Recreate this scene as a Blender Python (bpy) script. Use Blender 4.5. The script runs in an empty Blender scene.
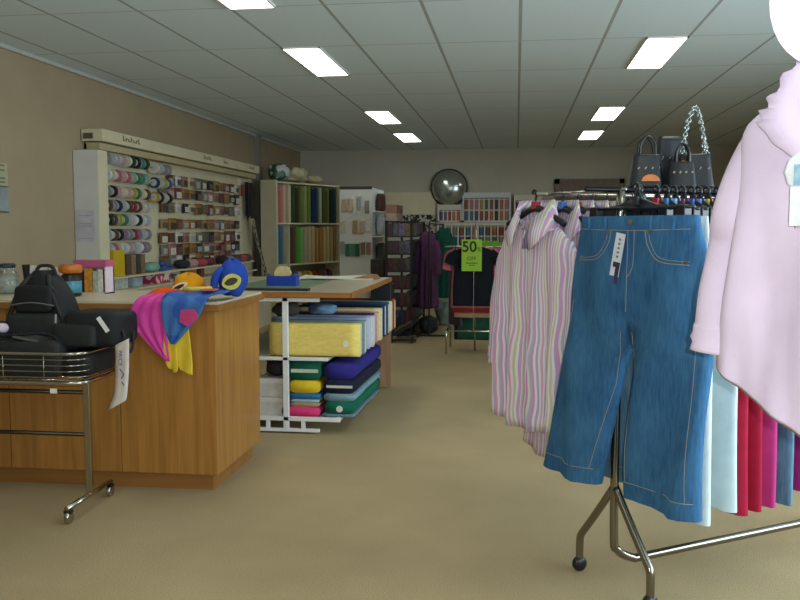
import bpy, bmesh, math, random
from mathutils import Vector, Matrix, Euler
from mathutils.bvhtree import BVHTree
PI = math.pi
C = bpy.context.scene.collection
rnd = random.Random(7)
ORD = ['first','second','third','fourth','fifth','sixth','seventh','eighth','ninth','tenth','eleventh','twelfth','thirteenth','fourteenth','fifteenth','sixteenth','seventeenth','eighteenth','nineteenth','twentieth']

# ------------------------------------------------------------------ materials
def lin(h):
    h = h.lstrip('#'); v = [int(h[i:i+2], 16) / 255 for i in (0, 2, 4)]
    return tuple(c / 12.92 if c <= .04045 else ((c + .055) / 1.055) ** 2.4 for c in v) + (1,)
MATS = {}
def N(nt, t, **kw):
    n = nt.nodes.new(t)
    for k, v in kw.items():
        if hasattr(n, k) and k not in n.inputs: setattr(n, k, v)
        else: n.inputs[k].default_value = v
    return n
def base_mat(name):
    m = bpy.data.materials.new(name); m.use_nodes = True
    nt = m.node_tree; b = nt.nodes['Principled BSDF']
    return m, nt, b
def mat(col, rough=.6, metal=0, var=.08, scale=30, bump=0, bscale=200, spec=.5, trans=0, name=None, coat=0, sheen=0):
    """plain procedural material: colour with a little noise and an optional noise bump"""
    key = (col, rough, metal, var, scale, bump, bscale, spec, trans, coat, sheen)
    if key in MATS: return MATS[key]
    m, nt, b = base_mat(name or 'material_' + col.strip('#'))
    c = lin(col)
    tc = N(nt, 'ShaderNodeTexCoord')
    if var:
        no = N(nt, 'ShaderNodeTexNoise', Scale=scale, Detail=3.0)
        nt.links.new(tc.outputs['Object'], no.inputs['Vector'])
        r = N(nt, 'ShaderNodeValToRGB')
        r.color_ramp.elements[0].position = .3; r.color_ramp.elements[1].position = .7
        r.color_ramp.elements[0].color = tuple(x * (1 - var) for x in c[:3]) + (1,)
        r.color_ramp.elements[1].color = tuple(min(1, x * (1 + var)) for x in c[:3]) + (1,)
        nt.links.new(no.outputs['Fac'], r.inputs['Fac']); nt.links.new(r.outputs['Color'], b.inputs['Base Color'])
    else: b.inputs['Base Color'].default_value = c
    b.inputs['Roughness'].default_value = rough; b.inputs['Metallic'].default_value = metal
    b.inputs['Specular IOR Level'].default_value = spec
    b.inputs['Transmission Weight'].default_value = trans
    b.inputs['Coat Weight'].default_value = coat
    b.inputs['Sheen Weight'].default_value = sheen
    if bump:
        n2 = N(nt, 'ShaderNodeTexNoise', Scale=bscale, Detail=2.0)
        nt.links.new(tc.outputs['Object'], n2.inputs['Vector'])
        bp = N(nt, 'ShaderNodeBump', Strength=bump, Distance=.01)
        nt.links.new(n2.outputs['Fac'], bp.inputs['Height']); nt.links.new(bp.outputs['Normal'], b.inputs['Normal'])
    MATS[key] = m
    return m
def cloth(col, var=.12, rough=.9): return mat(col, rough, 0, var, 14, .15, 260, .2)
def chrome(): return mat('#b9b4a6', .16, 1, .03, 5, name='chrome')
def black_plastic(): return mat('#15161a', .35, 0, .05, 20, name='black_plastic')
def white_metal(): return mat('#e6e5df', .4, 0, .03, 10, name='white_enamel')
def emis(col, s, name):
    m, nt, b = base_mat(name)
    b.inputs['Base Color'].default_value = lin(col)
    b.inputs['Emission Color'].default_value = lin(col); b.inputs['Emission Strength'].default_value = s
    return m
def wood(col1, col2, axis='Z', scale=9, rough=.4, name='wood', coat=.15):
    m, nt, b = base_mat(name)
    tc = N(nt, 'ShaderNodeTexCoord'); mp = N(nt, 'ShaderNodeMapping')
    s = [scale] * 3; s['XYZ'.index(axis)] = scale * .06
    mp.inputs['Scale'].default_value = s
    nt.links.new(tc.outputs['Object'], mp.inputs['Vector'])
    no = N(nt, 'ShaderNodeTexNoise', Scale=3.0, Detail=6.0, Distortion=.6)
    nt.links.new(mp.outputs['Vector'], no.inputs['Vector'])
    r = N(nt, 'ShaderNodeValToRGB'); e = r.color_ramp.elements
    e[0].position = .32; e[1].position = .68; e[0].color = lin(col1); e[1].color = lin(col2)
    nt.links.new(no.outputs['Fac'], r.inputs['Fac']); nt.links.new(r.outputs['Color'], b.inputs['Base Color'])
    b.inputs['Roughness'].default_value = rough; b.inputs['Coat Weight'].default_value = coat
    bp = N(nt, 'ShaderNodeBump', Strength=.06, Distance=.005)
    nt.links.new(no.outputs['Fac'], bp.inputs['Height']); nt.links.new(bp.outputs['Normal'], b.inputs['Normal'])
    return m
def stripes(cols, width, name, distort=.01, axis=0, rough=.85):
    """woven stripes across the object's own x axis"""
    m, nt, b = base_mat(name)
    tc = N(nt, 'ShaderNodeTexCoord'); sp = N(nt, 'ShaderNodeSeparateXYZ')
    nt.links.new(tc.outputs['Object'], sp.inputs[0])
    no = N(nt, 'ShaderNodeTexNoise', Scale=5.0, Detail=1.0); nt.links.new(tc.outputs['Object'], no.inputs['Vector'])
    ma = N(nt, 'ShaderNodeMath', operation='MULTIPLY_ADD'); ma.inputs[1].default_value = distort; nt.links.new(no.outputs['Fac'], ma.inputs[0]); nt.links.new(sp.outputs[axis], ma.inputs[2])
    dv = N(nt, 'ShaderNodeMath', operation='DIVIDE'); dv.inputs[1].default_value = width; nt.links.new(ma.outputs[0], dv.inputs[0])
    fr = N(nt, 'ShaderNodeMath', operation='FRACT'); nt.links.new(dv.outputs[0], fr.inputs[0])
    r = N(nt, 'ShaderNodeValToRGB'); r.color_ramp.interpolation = 'CONSTANT'
    e = r.color_ramp.elements; n = len(cols)
    e[0].position = 0; e[0].color = lin(cols[0]); e[1].position = 1 / n; e[1].color = lin(cols[1])
    for i in range(2, n):
        q = e.new(i / n); q.color = lin(cols[i])
    nt.links.new(fr.outputs[0], r.inputs['Fac']); nt.links.new(r.outputs['Color'], b.inputs['Base Color'])
    b.inputs['Roughness'].default_value = rough; b.inputs['Specular IOR Level'].default_value = .2
    return m
def denim(col1, col2, name):
    m, nt, b = base_mat(name)
    tc = N(nt, 'ShaderNodeTexCoord'); mp = N(nt, 'ShaderNodeMapping'); mp.inputs['Scale'].default_value = (60, 60, 8)
    nt.links.new(tc.outputs['Object'], mp.inputs['Vector'])
    no = N(nt, 'ShaderNodeTexNoise', Scale=2.0, Detail=5.0); nt.links.new(mp.outputs['Vector'], no.inputs['Vector'])
    n2 = N(nt, 'ShaderNodeTexNoise', Scale=6.0, Detail=2.0); nt.links.new(tc.outputs['Object'], n2.inputs['Vector'])
    ad = N(nt, 'ShaderNodeMath', operation='MULTIPLY_ADD'); ad.inputs[1].default_value = .5; nt.links.new(no.outputs['Fac'], ad.inputs[0])
    ml = N(nt, 'ShaderNodeMath', operation='MULTIPLY'); ml.inputs[1].default_value = .5; nt.links.new(n2.outputs['Fac'], ml.inputs[0]); nt.links.new(ml.outputs[0], ad.inputs[2])
    r = N(nt, 'ShaderNodeValToRGB'); e = r.color_ramp.elements
    e[0].position = .3; e[1].position = .72; e[0].color = lin(col1); e[1].color = lin(col2)
    nt.links.new(ad.outputs[0], r.inputs['Fac']); nt.links.new(r.outputs['Color'], b.inputs['Base Color'])
    b.inputs['Roughness'].default_value = .9; b.inputs['Specular IOR Level'].default_value = .15
    bp = N(nt, 'ShaderNodeBump', Strength=.25, Distance=.004); nt.links.new(no.outputs['Fac'], bp.inputs['Height']); nt.links.new(bp.outputs['Normal'], b.inputs['Normal'])
    return m
def spotted(c1, c2, scale, name, thr=.5, rough=.8):
    m, nt, b = base_mat(name)
    tc = N(nt, 'ShaderNodeTexCoord'); no = N(nt, 'ShaderNodeTexNoise', Scale=scale, Detail=2.0)
    nt.links.new(tc.outputs['Object'], no.inputs['Vector'])
    r = N(nt, 'ShaderNodeValToRGB'); r.color_ramp.interpolation = 'CONSTANT'
    e = r.color_ramp.elements; e[0].position = 0; e[1].position = thr; e[0].color = lin(c1); e[1].color = lin(c2)
    nt.links.new(no.outputs['Fac'], r.inputs['Fac']); nt.links.new(r.outputs['Color'], b.inputs['Base Color'])
    b.inputs['Roughness'].default_value = rough
    return m

# ------------------------------------------------------------------ mesh builder
class MB:
    def __init__(s): s.v = []; s.f = []; s.mi = []; s.cur = 0
    def add(s, vs, fs):
        b = len(s.v); s.v += [tuple(v) for v in vs]; s.f += [tuple(b + i for i in f) for f in fs]; s.mi += [s.cur] * len(fs)
        return s
    def box(s, x0, x1, y0, y1, z0, z1, rot=None, at=None):
        vs = [Vector((x, y, z)) for x in (x0, x1) for y in (y0, y1) for z in (z0, z1)]
        if rot is not None:
            R = Euler(rot).to_matrix(); c = Vector(((x0 + x1) / 2, (y0 + y1) / 2, (z0 + z1) / 2)) if at is None else Vector(at)
            vs = [R @ (v - c) + c for v in vs]
        return s.add(vs, [(0, 1, 3, 2), (4, 6, 7, 5), (0, 4, 5, 1), (2, 3, 7, 6), (0, 2, 6, 4), (1, 5, 7, 3)])
    def tube(s, path, r, n=8, closed=False, cap=True):
        P = [Vector(p) for p in path]; L = len(P)
        rs = r if isinstance(r, (list, tuple)) else [r] * L
        T = []
        for i in range(L):
            a = P[i - 1] if (i > 0 or closed) else P[i]; b = P[(i + 1) % L] if (i < L - 1 or closed) else P[i]
            T.append((b - a).normalized())
        up = Vector((0, 0, 1)) if abs(T[0].z) < .9 else Vector((1, 0, 0))
        u = T[0].cross(up).normalized(); vs = []
        for i in range(L):
            u = (u - T[i] * u.dot(T[i]))
            u = u.normalized() if u.length > 1e-6 else T[i].orthogonal().normalized()
            w = T[i].cross(u)
            for k in range(n):
                a = 2 * PI * k / n; vs.append(P[i] + (u * math.cos(a) + w * math.sin(a)) * rs[i])
        fs = []
        for i in range(L if closed else L - 1):
            j = (i + 1) % L
            for k in range(n): fs.append((i * n + k, i * n + (k + 1) % n, j * n + (k + 1) % n, j * n + k))
        if cap and not closed: fs += [tuple(range(n))[::-1], tuple((L - 1) * n + k for k in range(n))]
        return s.add(vs, fs)
    def lathe(s, prof, c=(0, 0, 0), n=24, axis='Z'):
        vs = []; fs = []; c = Vector(c)
        for r, z in prof:
            for k in range(n):
                a = 2 * PI * k / n; p = (r * math.cos(a), r * math.sin(a), z)
                if axis == 'Y': p = (p[0], p[2], p[1])
                if axis == 'X': p = (p[2], p[0], p[1])
                vs.append(c + Vector(p))
        m = len(prof)
        for i in range(m - 1):
            for k in range(n): fs.append((i * n + k, i * n + (k + 1) % n, (i + 1) * n + (k + 1) % n, (i + 1) * n + k))
        if prof[0][0] > 1e-5: fs.append(tuple(range(n))[::-1])
        if prof[-1][0] > 1e-5: fs.append(tuple((m - 1) * n + k for k in range(n)))
        return s.add(vs, fs)
    def loft(s, rings, cap0=False, cap1=False, closed=True):
        n = len(rings[0]); vs = [p for r in rings for p in r]; fs = []
        for i in range(len(rings) - 1):
            for k in range(n if closed else n - 1):
                fs.append((i * n + k, i * n + (k + 1) % n, (i + 1) * n + (k + 1) % n, (i + 1) * n + k))
        if cap0: fs.append(tuple(range(n))[::-1])
        if cap1: fs.append(tuple((len(rings) - 1) * n + k for k in range(n)))
        return s.add(vs, fs)
    def prism(s, poly, y0, y1):
        n = len(poly); vs = [(x, y0, z) for x, z in poly] + [(x, y1, z) for x, z in poly]
        fs = [tuple(range(n)), tuple(range(n, 2 * n))[::-1]] + [(k, n + k, n + (k + 1) % n, (k + 1) % n) for k in range(n)]
        return s.add(vs, fs)
    def ellipsoid(s, c, r, n=16, m=10, p=1.0):
        def pw(x): return math.copysign(abs(x) ** p, x)
        rings = []
        for i in range(m + 1):
            t = -PI / 2 + PI * i / m
            rings.append([(c[0] + r[0] * pw(math.cos(t)) * pw(math.cos(2 * PI * k / n)), c[1] + r[1] * pw(math.cos(t)) * pw(math.sin(2 * PI * k / n)), c[2] + r[2] * pw(math.sin(t))) for k in range(n)])
        return s.loft(rings)
    def build(s, name, m, parent=None, smooth=False, bevel=0, solid=0, subsurf=0, loc=None):
        me = bpy.data.meshes.new(name); me.from_pydata(s.v, [], s.f)
        for mm in (m if isinstance(m, (list, tuple)) else [m]): me.materials.append(mm)
        if any(s.mi): me.polygons.foreach_set('material_index', s.mi)
        bm = bmesh.new(); bm.from_mesh(me); bmesh.ops.remove_doubles(bm, verts=bm.verts, dist=1e-6); bmesh.ops.recalc_face_normals(bm, faces=bm.faces); bm.to_mesh(me); bm.free()
        o = bpy.data.objects.new(name, me); C.objects.link(o)
        if loc: o.location = loc
        if parent: o.parent = parent
        if bevel:
            b = o.modifiers.new('bevel', 'BEVEL'); b.width = bevel; b.segments = 2; b.limit_method = 'ANGLE'; b.angle_limit = .7
        if solid:
            q = o.modifiers.new('thick', 'SOLIDIFY'); q.thickness = solid; q.offset = 0
        if subsurf:
            q = o.modifiers.new('sub', 'SUBSURF'); q.levels = subsurf; q.render_levels = subsurf
        if smooth: me.polygons.foreach_set('use_smooth', [True] * len(me.polygons))
        return o
def tag(o, label, cat, group=None, kind=None):
    o['label'] = label; o['category'] = cat
    if group: o['group'] = group
    if kind: o['kind'] = kind
    return o
def thing(name, label, cat, loc=(0, 0, 0), rz=0, group=None):
    o = bpy.data.objects.new(name, None); C.objects.link(o); o.location = loc; o.rotation_euler = (0, 0, rz)
    o.empty_display_size = .05
    return tag(o, label, cat, group)
def struct(mb, name, m, **kw):
    o = mb.build(name, m, **kw); o['kind'] = 'structure'
    return o
def dup(root, loc=None, rz=None, label=None, group=None, scale=None, mats=None, rot=None):
    """copy a thing with its parts and sub-parts; mats = {part name: material} puts another cloth on a copy"""
    def one(o, par):
        c = o.copy(); C.objects.link(c); c.parent = par
        nm = o.name.split('.')[0]
        if mats and nm in mats and o.data:
            c.data = o.data.copy(); c.data.materials[0] = mats[nm]
        for ch in kids.get(o.name, []): one(ch, c)
        return c
    kids = {}
    def walk(o):
        kids[o.name] = list(o.children)
        for ch in o.children: walk(ch)
    walk(root)
    r = one(root, None)
    if loc is not None: r.location = loc
    if rz is not None: r.rotation_euler = (0, 0, rz)
    if rot is not None: r.rotation_euler = rot
    if scale is not None: r.scale = scale
    if label: r['label'] = label
    if group: r['group'] = group
    return r
def rr(x0, x1, y0, y1, r, z, n=5):
    """rounded rectangle path"""
    P = []
    for cx, cy, a0 in ((x1 - r, y0 + r, -PI / 2), (x1 - r, y1 - r, 0), (x0 + r, y1 - r, PI / 2), (x0 + r, y0 + r, PI)):
        for i in range(n + 1):
            a = a0 + PI / 2 * i / n; P.append((cx + r * math.cos(a), cy + r * math.sin(a), z))
    return P
def text(body, size, m, parent, loc, rot, name='lettering', ext=.0008, align='CENTER', bold=0):
    cu = bpy.data.curves.new(name, 'FONT'); cu.body = body; cu.size = size; cu.extrude = ext; cu.align_x = align; cu.align_y = 'CENTER'; cu.offset = bold
    t = bpy.data.objects.new(name + '_curve', cu); C.objects.link(t)
    dg = bpy.context.evaluated_depsgraph_get(); me = bpy.data.meshes.new_from_object(t.evaluated_get(dg))
    bpy.data.objects.remove(t); bpy.data.curves.remove(cu)
    me.materials.clear(); me.materials.append(m)
    o = bpy.data.objects.new(name, me); C.objects.link(o); o.parent = parent; o.location = loc; o.rotation_euler = rot
    return o
def smooth_path(pts, n=6):
    """Catmull-Rom through points"""
    P = [Vector(p) for p in pts]; out = []
    for i in range(len(P) - 1):
        a = P[max(i - 1, 0)]; b = P[i]; c = P[i + 1]; d = P[min(i + 2, len(P) - 1)]
        for k in range(n):
            t = k / n
            out.append(.5 * ((2 * b) + (c - a) * t + (2 * a - 5 * b + 4 * c - d) * t * t + (3 * b - a - 3 * c + d) * t ** 3))
    out.append(P[-1]); return out

HC = 1.36; CEIL = 2.731; XL = -3.83; YB = 15.2; XR = 4.4; YF = -2.6

# ------------------------------------------------------------------ the room
def carpet():
    m, nt, b = base_mat('beige_carpet')
    tc = N(nt, 'ShaderNodeTexCoord')
    n1 = N(nt, 'ShaderNodeTexNoise', Scale=180.0, Detail=4.0); n2 = N(nt, 'ShaderNodeTexNoise', Scale=1.3, Detail=4.0)
    nt.links.new(tc.outputs['Object'], n1.inputs['Vector']); nt.links.new(tc.outputs['Object'], n2.inputs['Vector'])
    mx = N(nt, 'ShaderNodeMath', operation='MULTIPLY_ADD'); mx.inputs[1].default_value = .6
    ml = N(nt, 'ShaderNodeMath', operation='MULTIPLY'); ml.inputs[1].default_value = .4
    nt.links.new(n2.outputs['Fac'], ml.inputs[0]); nt.links.new(n1.outputs['Fac'], mx.inputs[0]); nt.links.new(ml.outputs[0], mx.inputs[2])
    r = N(nt, 'ShaderNodeValToRGB'); e = r.color_ramp.elements
    e[0].position = .33; e[1].position = .67; e[0].color = lin('#998966'); e[1].color = lin('#bca781')
    nt.links.new(mx.outputs[0], r.inputs['Fac']); nt.links.new(r.outputs['Color'], b.inputs['Base Color'])
    b.inputs['Roughness'].default_value = .95; b.inputs['Specular IOR Level'].default_value = .1
    bp = N(nt, 'ShaderNodeBump', Strength=.4, Distance=.006); nt.links.new(n1.outputs['Fac'], bp.inputs['Height']); nt.links.new(bp.outputs['Normal'], b.inputs['Normal'])
    return m
def ceiling_mat():
    """600 x 1200 mm lay-in tiles with a T-bar grid, laid out in room metres"""
    m, nt, b = base_mat('ceiling_tiles')
    tc = N(nt, 'ShaderNodeTexCoord'); sp = N(nt, 'ShaderNodeSeparateXYZ'); nt.links.new(tc.outputs['Object'], sp.inputs[0])
    def line(out, off, per, w):
        a = N(nt, 'ShaderNodeMath', operation='ADD'); a.inputs[1].default_value = 60 - off + per / 2; nt.links.new(out, a.inputs[0])
        mo = N(nt, 'ShaderNodeMath', operation='MODULO'); mo.inputs[1].default_value = per; nt.links.new(a.outputs[0], mo.inputs[0])
        su = N(nt, 'ShaderNodeMath', operation='SUBTRACT'); su.inputs[1].default_value = per / 2; nt.links.new(mo.outputs[0], su.inputs[0])
        ab = N(nt, 'ShaderNodeMath', operation='ABSOLUTE'); nt.links.new(su.outputs[0], ab.inputs[0])
        lt = N(nt, 'ShaderNodeMath', operation='LESS_THAN'); lt.inputs[1].default_value = w; nt.links.new(ab.outputs[0], lt.inputs[0])
        return lt.outputs[0]
    lx = line(sp.outputs[0], .01, .6, .011); ly = line(sp.outputs[1], 5.345, 1.2, .008)
    no = N(nt, 'ShaderNodeTexNoise', Scale=120.0, Detail=3.0); nt.links.new(tc.outputs['Object'], no.inputs['Vector'])
    r = N(nt, 'ShaderNodeValToRGB'); e = r.color_ramp.elements; e[0].color = lin('#d4e3ea'); e[1].color = lin('#e0eef3'); nt.links.new(no.outputs['Fac'], r.inputs['Fac'])
    m1 = N(nt, 'ShaderNodeMix', data_type='RGBA'); m1.inputs[7].default_value = lin('#a3a7a4'); nt.links.new(r.outputs['Color'], m1.inputs[6]); nt.links.new(lx, m1.inputs[0])
    m2 = N(nt, 'ShaderNodeMix', data_type='RGBA'); m2.inputs[7].default_value = lin('#b9bdba'); nt.links.new(m1.outputs[2], m2.inputs[6]); nt.links.new(ly, m2.inputs[0])
    nt.links.new(m2.outputs[2], b.inputs['Base Color']); b.inputs['Roughness'].default_value = .9
    return m
M_WALL = mat('#a49275', .9, 0, .04, 3, .05, 300, .2, name='tan_wall_paint')
M_WALLB = mat('#bcb7a6', .9, 0, .04, 3, .05, 300, .2, name='greyed_wall_paint')
struct(MB().box(XL - .2, XR + .2, YF - .2, YB + .2, -.1, 0), 'floor', carpet())
struct(MB().box(XL - .2, XR + .2, YF - .2, YB + .2, CEIL, CEIL + .1), 'ceiling', ceiling_mat())
struct(MB().box(XL - .15, XL, YF - .15, YB + .15, 0, CEIL), 'wall_left', M_WALL)
struct(MB().box(XL, XR, YB, YB + .15, 0, CEIL), 'wall_back', M_WALLB)
wr = MB(); wr.box(XR, XR + .15, 5.6, YB + .15, 0, CEIL); wr.box(XR, XR + .15, YF - .15, -1.6, 0, CEIL); wr.box(XR, XR + .15, -1.6, 5.6, 0, .5); wr.box(XR, XR + .15, -1.6, 5.6, 2.4, CEIL)
struct(wr, 'wall_right', M_WALL)
struct(MB().box(XL, XR, YF - .15, YF, 0, CEIL), 'wall_front', M_WALL)
wf = MB()
for y in (-1.6, .8, 3.2, 5.56): wf.box(XR + .03, XR + .1, y, y + .05, .5, 2.4)
wf.box(XR + .03, XR + .1, -1.6, 5.6, .5, .56); wf.box(XR + .03, XR + .1, -1.6, 5.6, 2.34, 2.4)
struct(wf, 'added_window_1', mat('#8d9092', .4, .6))  # invented window out of view, put in to let bluish light reach the ceiling
struct(MB().box(XL, XL + .07, 12.45, 12.6, 0, CEIL), 'trim_1', mat('#8b857b', .7))
struct(MB().box(XL, XL + .03, YF, YB, CEIL - .03, CEIL), 'trim_2', mat('#b4b4aa', .7))
struct(MB().box(XL, XR, YB - .012, YB, 0, .1), 'baseboard_back', mat('#8d8170', .6))
struct(MB().box(XL, XL + .012, YF, YB, 0, .1), 'baseboard_left', mat('#8d8170', .6))
# brown door in the back wall behind the racks
dm = wood('#5d4a34', '#6f5a40', 'Z', 6, .55, 'brown_door_wood')
d = struct(MB().box(.72, 1.72, YB - .06, YB - .02, .02, 2.12), 'door_1', dm)
f = MB(); f.box(.64, .72, YB - .08, YB - .002, 0, 2.2); f.box(1.72, 1.8, YB - .08, YB - .002, 0, 2.2); f.box(.64, 1.8, YB - .08, YB - .002, 2.12, 2.2)
f.build('door_frame', dm, d); MB().lathe([(.012, 0), (.012, .05), (.03, .06), (.03, .09), (0, .1)], (1.62, YB - .06, 1.0), 12, 'Y').build('door_handle', chrome(), d)

# ------------------------------------------------------------------ ceiling lights
PANEL = emis('#f6f7ee', 11.0, 'light_diffuser')
def ceiling_light(x0, y0, label):
    t = thing('ceiling_light', label, 'ceiling light', (x0 + .15, y0 + .6, CEIL), 0, 'fluorescent panels in the ceiling')
    g = MB(); w, l = .15, .6
    g.box(-w, -w + .012, -l, l, -.012, 0); g.box(w - .012, w, -l, l, -.012, 0); g.box(-w, w, -l, -l + .012, -.012, 0); g.box(-w, w, l - .012, l, -.012, 0)
    g.build('frame', white_metal(), t)
    MB().box(-w + .012, w - .012, -l + .012, l - .012, -.008, -.002).build('diffuser', PANEL, t)
for i, (j, w) in enumerate(((-1, 'nearest, cut by the top edge of the photo'), (1, 'largest whole one'), (4, 'third from the front'), (6, 'farthest, by the back wall'))):
    ceiling_light(-1.79, 5.345 + 1.2 * j, 'rectangular fluorescent panel in the left row, ' + w)
    if j > -1: ceiling_light(.91, 5.345 + 1.2 * j, 'rectangular fluorescent panel in the right row, ' + {1: 'largest, near the chain bag', 4: 'middle of three', 6: 'farthest and smallest'}[j])
ceiling_light(.91, 5.345 - 1.2, 'rectangular fluorescent panel second in the right row from the shop front')
for k, y in enumerate((1.745, -.655)):
    ceiling_light(-1.79, y, 'rectangular fluorescent panel overhead, left row, ' + ('before the counter' if k == 0 else 'at the shop front'))
    ceiling_light(.91, y, 'rectangular fluorescent panel overhead, right row, ' + ('by the clothes rack' if k == 0 else 'at the shop front'))

# ------------------------------------------------------------------ service counter
M_OAK = wood('#9a682c', '#b47f3c', 'Z', 9, .38, 'orange_oak_veneer')
M_OAKD = wood('#8a5c2a', '#9c6c34', 'X', 7, .45, 'dark_oak_edge')
M_LAM = mat('#cfc5a8', .35, 0, .04, 8, name='cream_laminate')
t = thing('service_counter', 'long oak veneer shop counter with a cream top at the left', 'counter', (-2.65, 4.5, 0))
X0, X1 = -3.8 + 2.65, -1.48 + 2.65
MB().box(X0, X1 - .03, -.29, .46, .09, .94).build('body', M_OAK, t, bevel=.004)
MB().box(X0, X1 - .07, -.25, .42, 0, .09).build('kick_board', M_OAKD, t)
MB().box(X0, X1, -.315, .47, .941, .975).build('edge_band', M_OAKD, t, bevel=.003)
MB().box(X0 + .002, X1 - .012, -.303, .455, .9755, .987).build('worktop', M_LAM, t)
for x in (-.62, .0, .62): MB().box(x - .0015, x + .0015, -.2915, -.2895, .09, .94).build('panel_seam', mat('#5e3a17', .6), t)
CT = .987

# ------------------------------------------------------------------ things along the counter
def jar(x, y):
    t = thing('glass_jar', 'squat glass jar of white contents with a dark lid at the counter end', 'jar', (x, y, CT))
    MB().lathe([(.0, .004), (.066, .004), (.07, .02), (.07, .11), (.055, .135), (.055, .15)], n=20).build('glass', mat('#c9cfc8', .08, 0, 0, 5, trans=.85, name='clear_glass'), t, smooth=True)
    MB().lathe([(0, .008), (.062, .008), (.062, .085), (.05, .1), (0, .105)], n=16).build('contents', mat('#dcdccb', .8, 0, .2, 60), t, smooth=True)
    MB().lathe([(.058, .15), (.058, .166), (.05, .172), (0, .172)], n=20).build('lid', mat('#20263f', .4), t, smooth=True)
jar(-2.905, 4.62)
t = thing('card_holder', 'white card leaning in a black upright holder on the counter', 'card holder', (-2.74, 4.68, CT))
MB().box(-.07, -.055, -.03, .03, 0, .165, (0, -.12, 0)).build('back', black_plastic(), t)
MB().box(-.045, .06, -.012, -.006, .004, .16, (-.1, 0, 0)).build('card', mat('#d6d3cd', .7), t)
t = tag(MB().box(-2.68, -2.60, 4.70, 4.712, CT, CT + .15).build('notice_card', mat('#d3cfc2', .7)), 'small white upright card behind the black backpack on the counter', 'card')
t = thing('supplement_jar', 'dark jar with a teal label and an orange lid beside the pink box', 'jar', (-2.43, 4.48, CT))
MB().lathe([(0, .0), (.05, 0), (.055, .008), (.055, .11), (.04, .125), (.04, .128)], n=20).build('body', mat('#1f1a17', .3), t, smooth=True)
MB().lathe([(.0562, .02), (.0562, .085)], n=20).build('label_band', mat('#4d8fa3', .5, 0, .3, 60), t, smooth=True)
MB().lathe([(.05, .128), (.062, .132), (.064, .165), (.05, .175), (0, .175)], n=20).build('lid', mat('#c2691d', .4), t, smooth=True)
t = thing('box_display', 'pink-topped open display box of small packets on the counter', 'display box', (-2.41, 4.70, CT))
g = MB(); g.box(-.09, .1, .04, .05, 0, .19); g.box(-.09, -.082, -.05, .05, 0, .19); g.box(.092, .1, -.05, .05, 0, .19); g.box(-.09, .1, -.05, .05, 0, .008)
g.build('body', mat('#d8c3cc', .6), t); MB().box(-.092, .102, -.054, .05, .155, .192).build('top_band', mat('#b4527c', .6), t)
for i, (x, w, h, c) in enumerate(((-.06, .04, .13, '#28241f'), (-.015, .045, .145, '#c98a2c'), (.028, .03, .13, '#a9b8a2'), (.06, .03, .14, '#d8d6c8'), (.083, .014, .14, '#24222a'))):
    MB().box(x - w / 2, x + w / 2, -.035, .02, .009, h).build('packet', mat(c, .5, 0, .3, 50), t)

# two dress-up costumes with padded hoods draped over the counter's corner
def drape(rows, m, name, parent, nu=12, amp=.006, waves=5, th=.003):
    """cloth through rows of (left point, right point), rippled across"""
    Ls = smooth_path([r[0] for r in rows], 6); Rs = smooth_path([r[1] for r in rows], 6); ring = []
    for i, (a, b) in enumerate(zip(Ls, Rs)):
        tt = i / (len(Ls) - 1); row = []
        tg = (Ls[min(i + 1, len(Ls) - 1)] - Ls[max(i - 1, 0)]).normalized()
        ac = (b - a); nrm = tg.cross(ac.normalized()) if ac.length > 1e-5 else Vector((0, -1, 0))
        for k in range(nu + 1):
            u = k / nu; row.append(a.lerp(b, u) + nrm.normalized() * (amp * (math.sin(u * waves * 2 * PI / 2 + 1.3 * tt * 3) + .5) * (.35 + tt)))
        ring.append(row)
    g = MB(); g.loft(ring, closed=False)
    return g.build(name, m, parent, smooth=True, solid=th)
def hood(parent, c, r, m, rot=0):
    g = MB(); rings = []
    for i in range(11):
        tt = -PI / 2 * .55 + (PI * .775) * i / 10
        rings.append([(c[0] + r[0] * math.cos(tt) * math.cos(a) * (1 + .07 * math.sin(3 * a + tt)), c[1] + r[1] * math.cos(tt) * math.sin(a), c[2] + r[2] * math.sin(tt) + .01 * math.sin(2 * a)) for a in [2 * PI * k / 20 for k in range(20)]])
    g.loft(rings, cap0=True, cap1=True)
    return g.build('hood', m, parent, smooth=True)
def eye_patch(parent, c, r, m, mp, tilt):
    # almond patch on the hood with a dark oval inside, facing the shop floor
    def alm(w, h, n=16): return [(w * math.cos(2 * PI * k / n), h * math.copysign(abs(math.sin(2 * PI * k / n)) ** 1.3, math.sin(2 * PI * k / n))) for k in range(n)]
    e = MB(); e.prism(alm(r[0], r[1]), -.004, .012); o = e.build('eye_patch', m, parent, loc=c, bevel=.001); o.rotation_euler = tilt
    q = MB(); q.prism(alm(r[0] * .7, r[1] * .45), -.007, .0); q.build('eye_hole', mp, o)
FY = 4.185 - .014
cm = cloth('#dd48a4', .1, .5); ory = cloth('#e0571c'); ye = cloth('#e6c63c', .08, .55); yb = cloth('#e09a1a'); blu = cloth('#2a4aa8'); blu2 = spotted('#2c5cb0', '#3f6fae', 9, 'blue_print_cloth'); pk = cloth('#c9487e'); pale = cloth('#d7cf6e')
t = thing('bird_costume', 'yellow hooded dress-up costume with orange collar and magenta wing hanging over the counter', 'costume', (-1.71, 4.36, CT + .006))
o = Vector((-1.75, 4.36, CT))
def L(x, y, z): return Vector((x, y, z)) - o
hood(t, (-.02, .06, .06), (.085, .07, .065), yb)
eye_patch(t, (-.045, -.014, .058), (.05, .022), mat('#e8dcae', .7), mat('#2b2018', .6), (-.25, -.45, 0))
drape([(L(-1.86, 4.42, CT + .05), L(-1.68, 4.46, CT + .06)), (L(-1.9, 4.33, CT + .045), L(-1.66, 4.34, CT + .035)), (L(-1.95, 4.24, CT + .015), L(-1.76, 4.24, CT + .012))], ory, 'collar', t, amp=.008)
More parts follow.
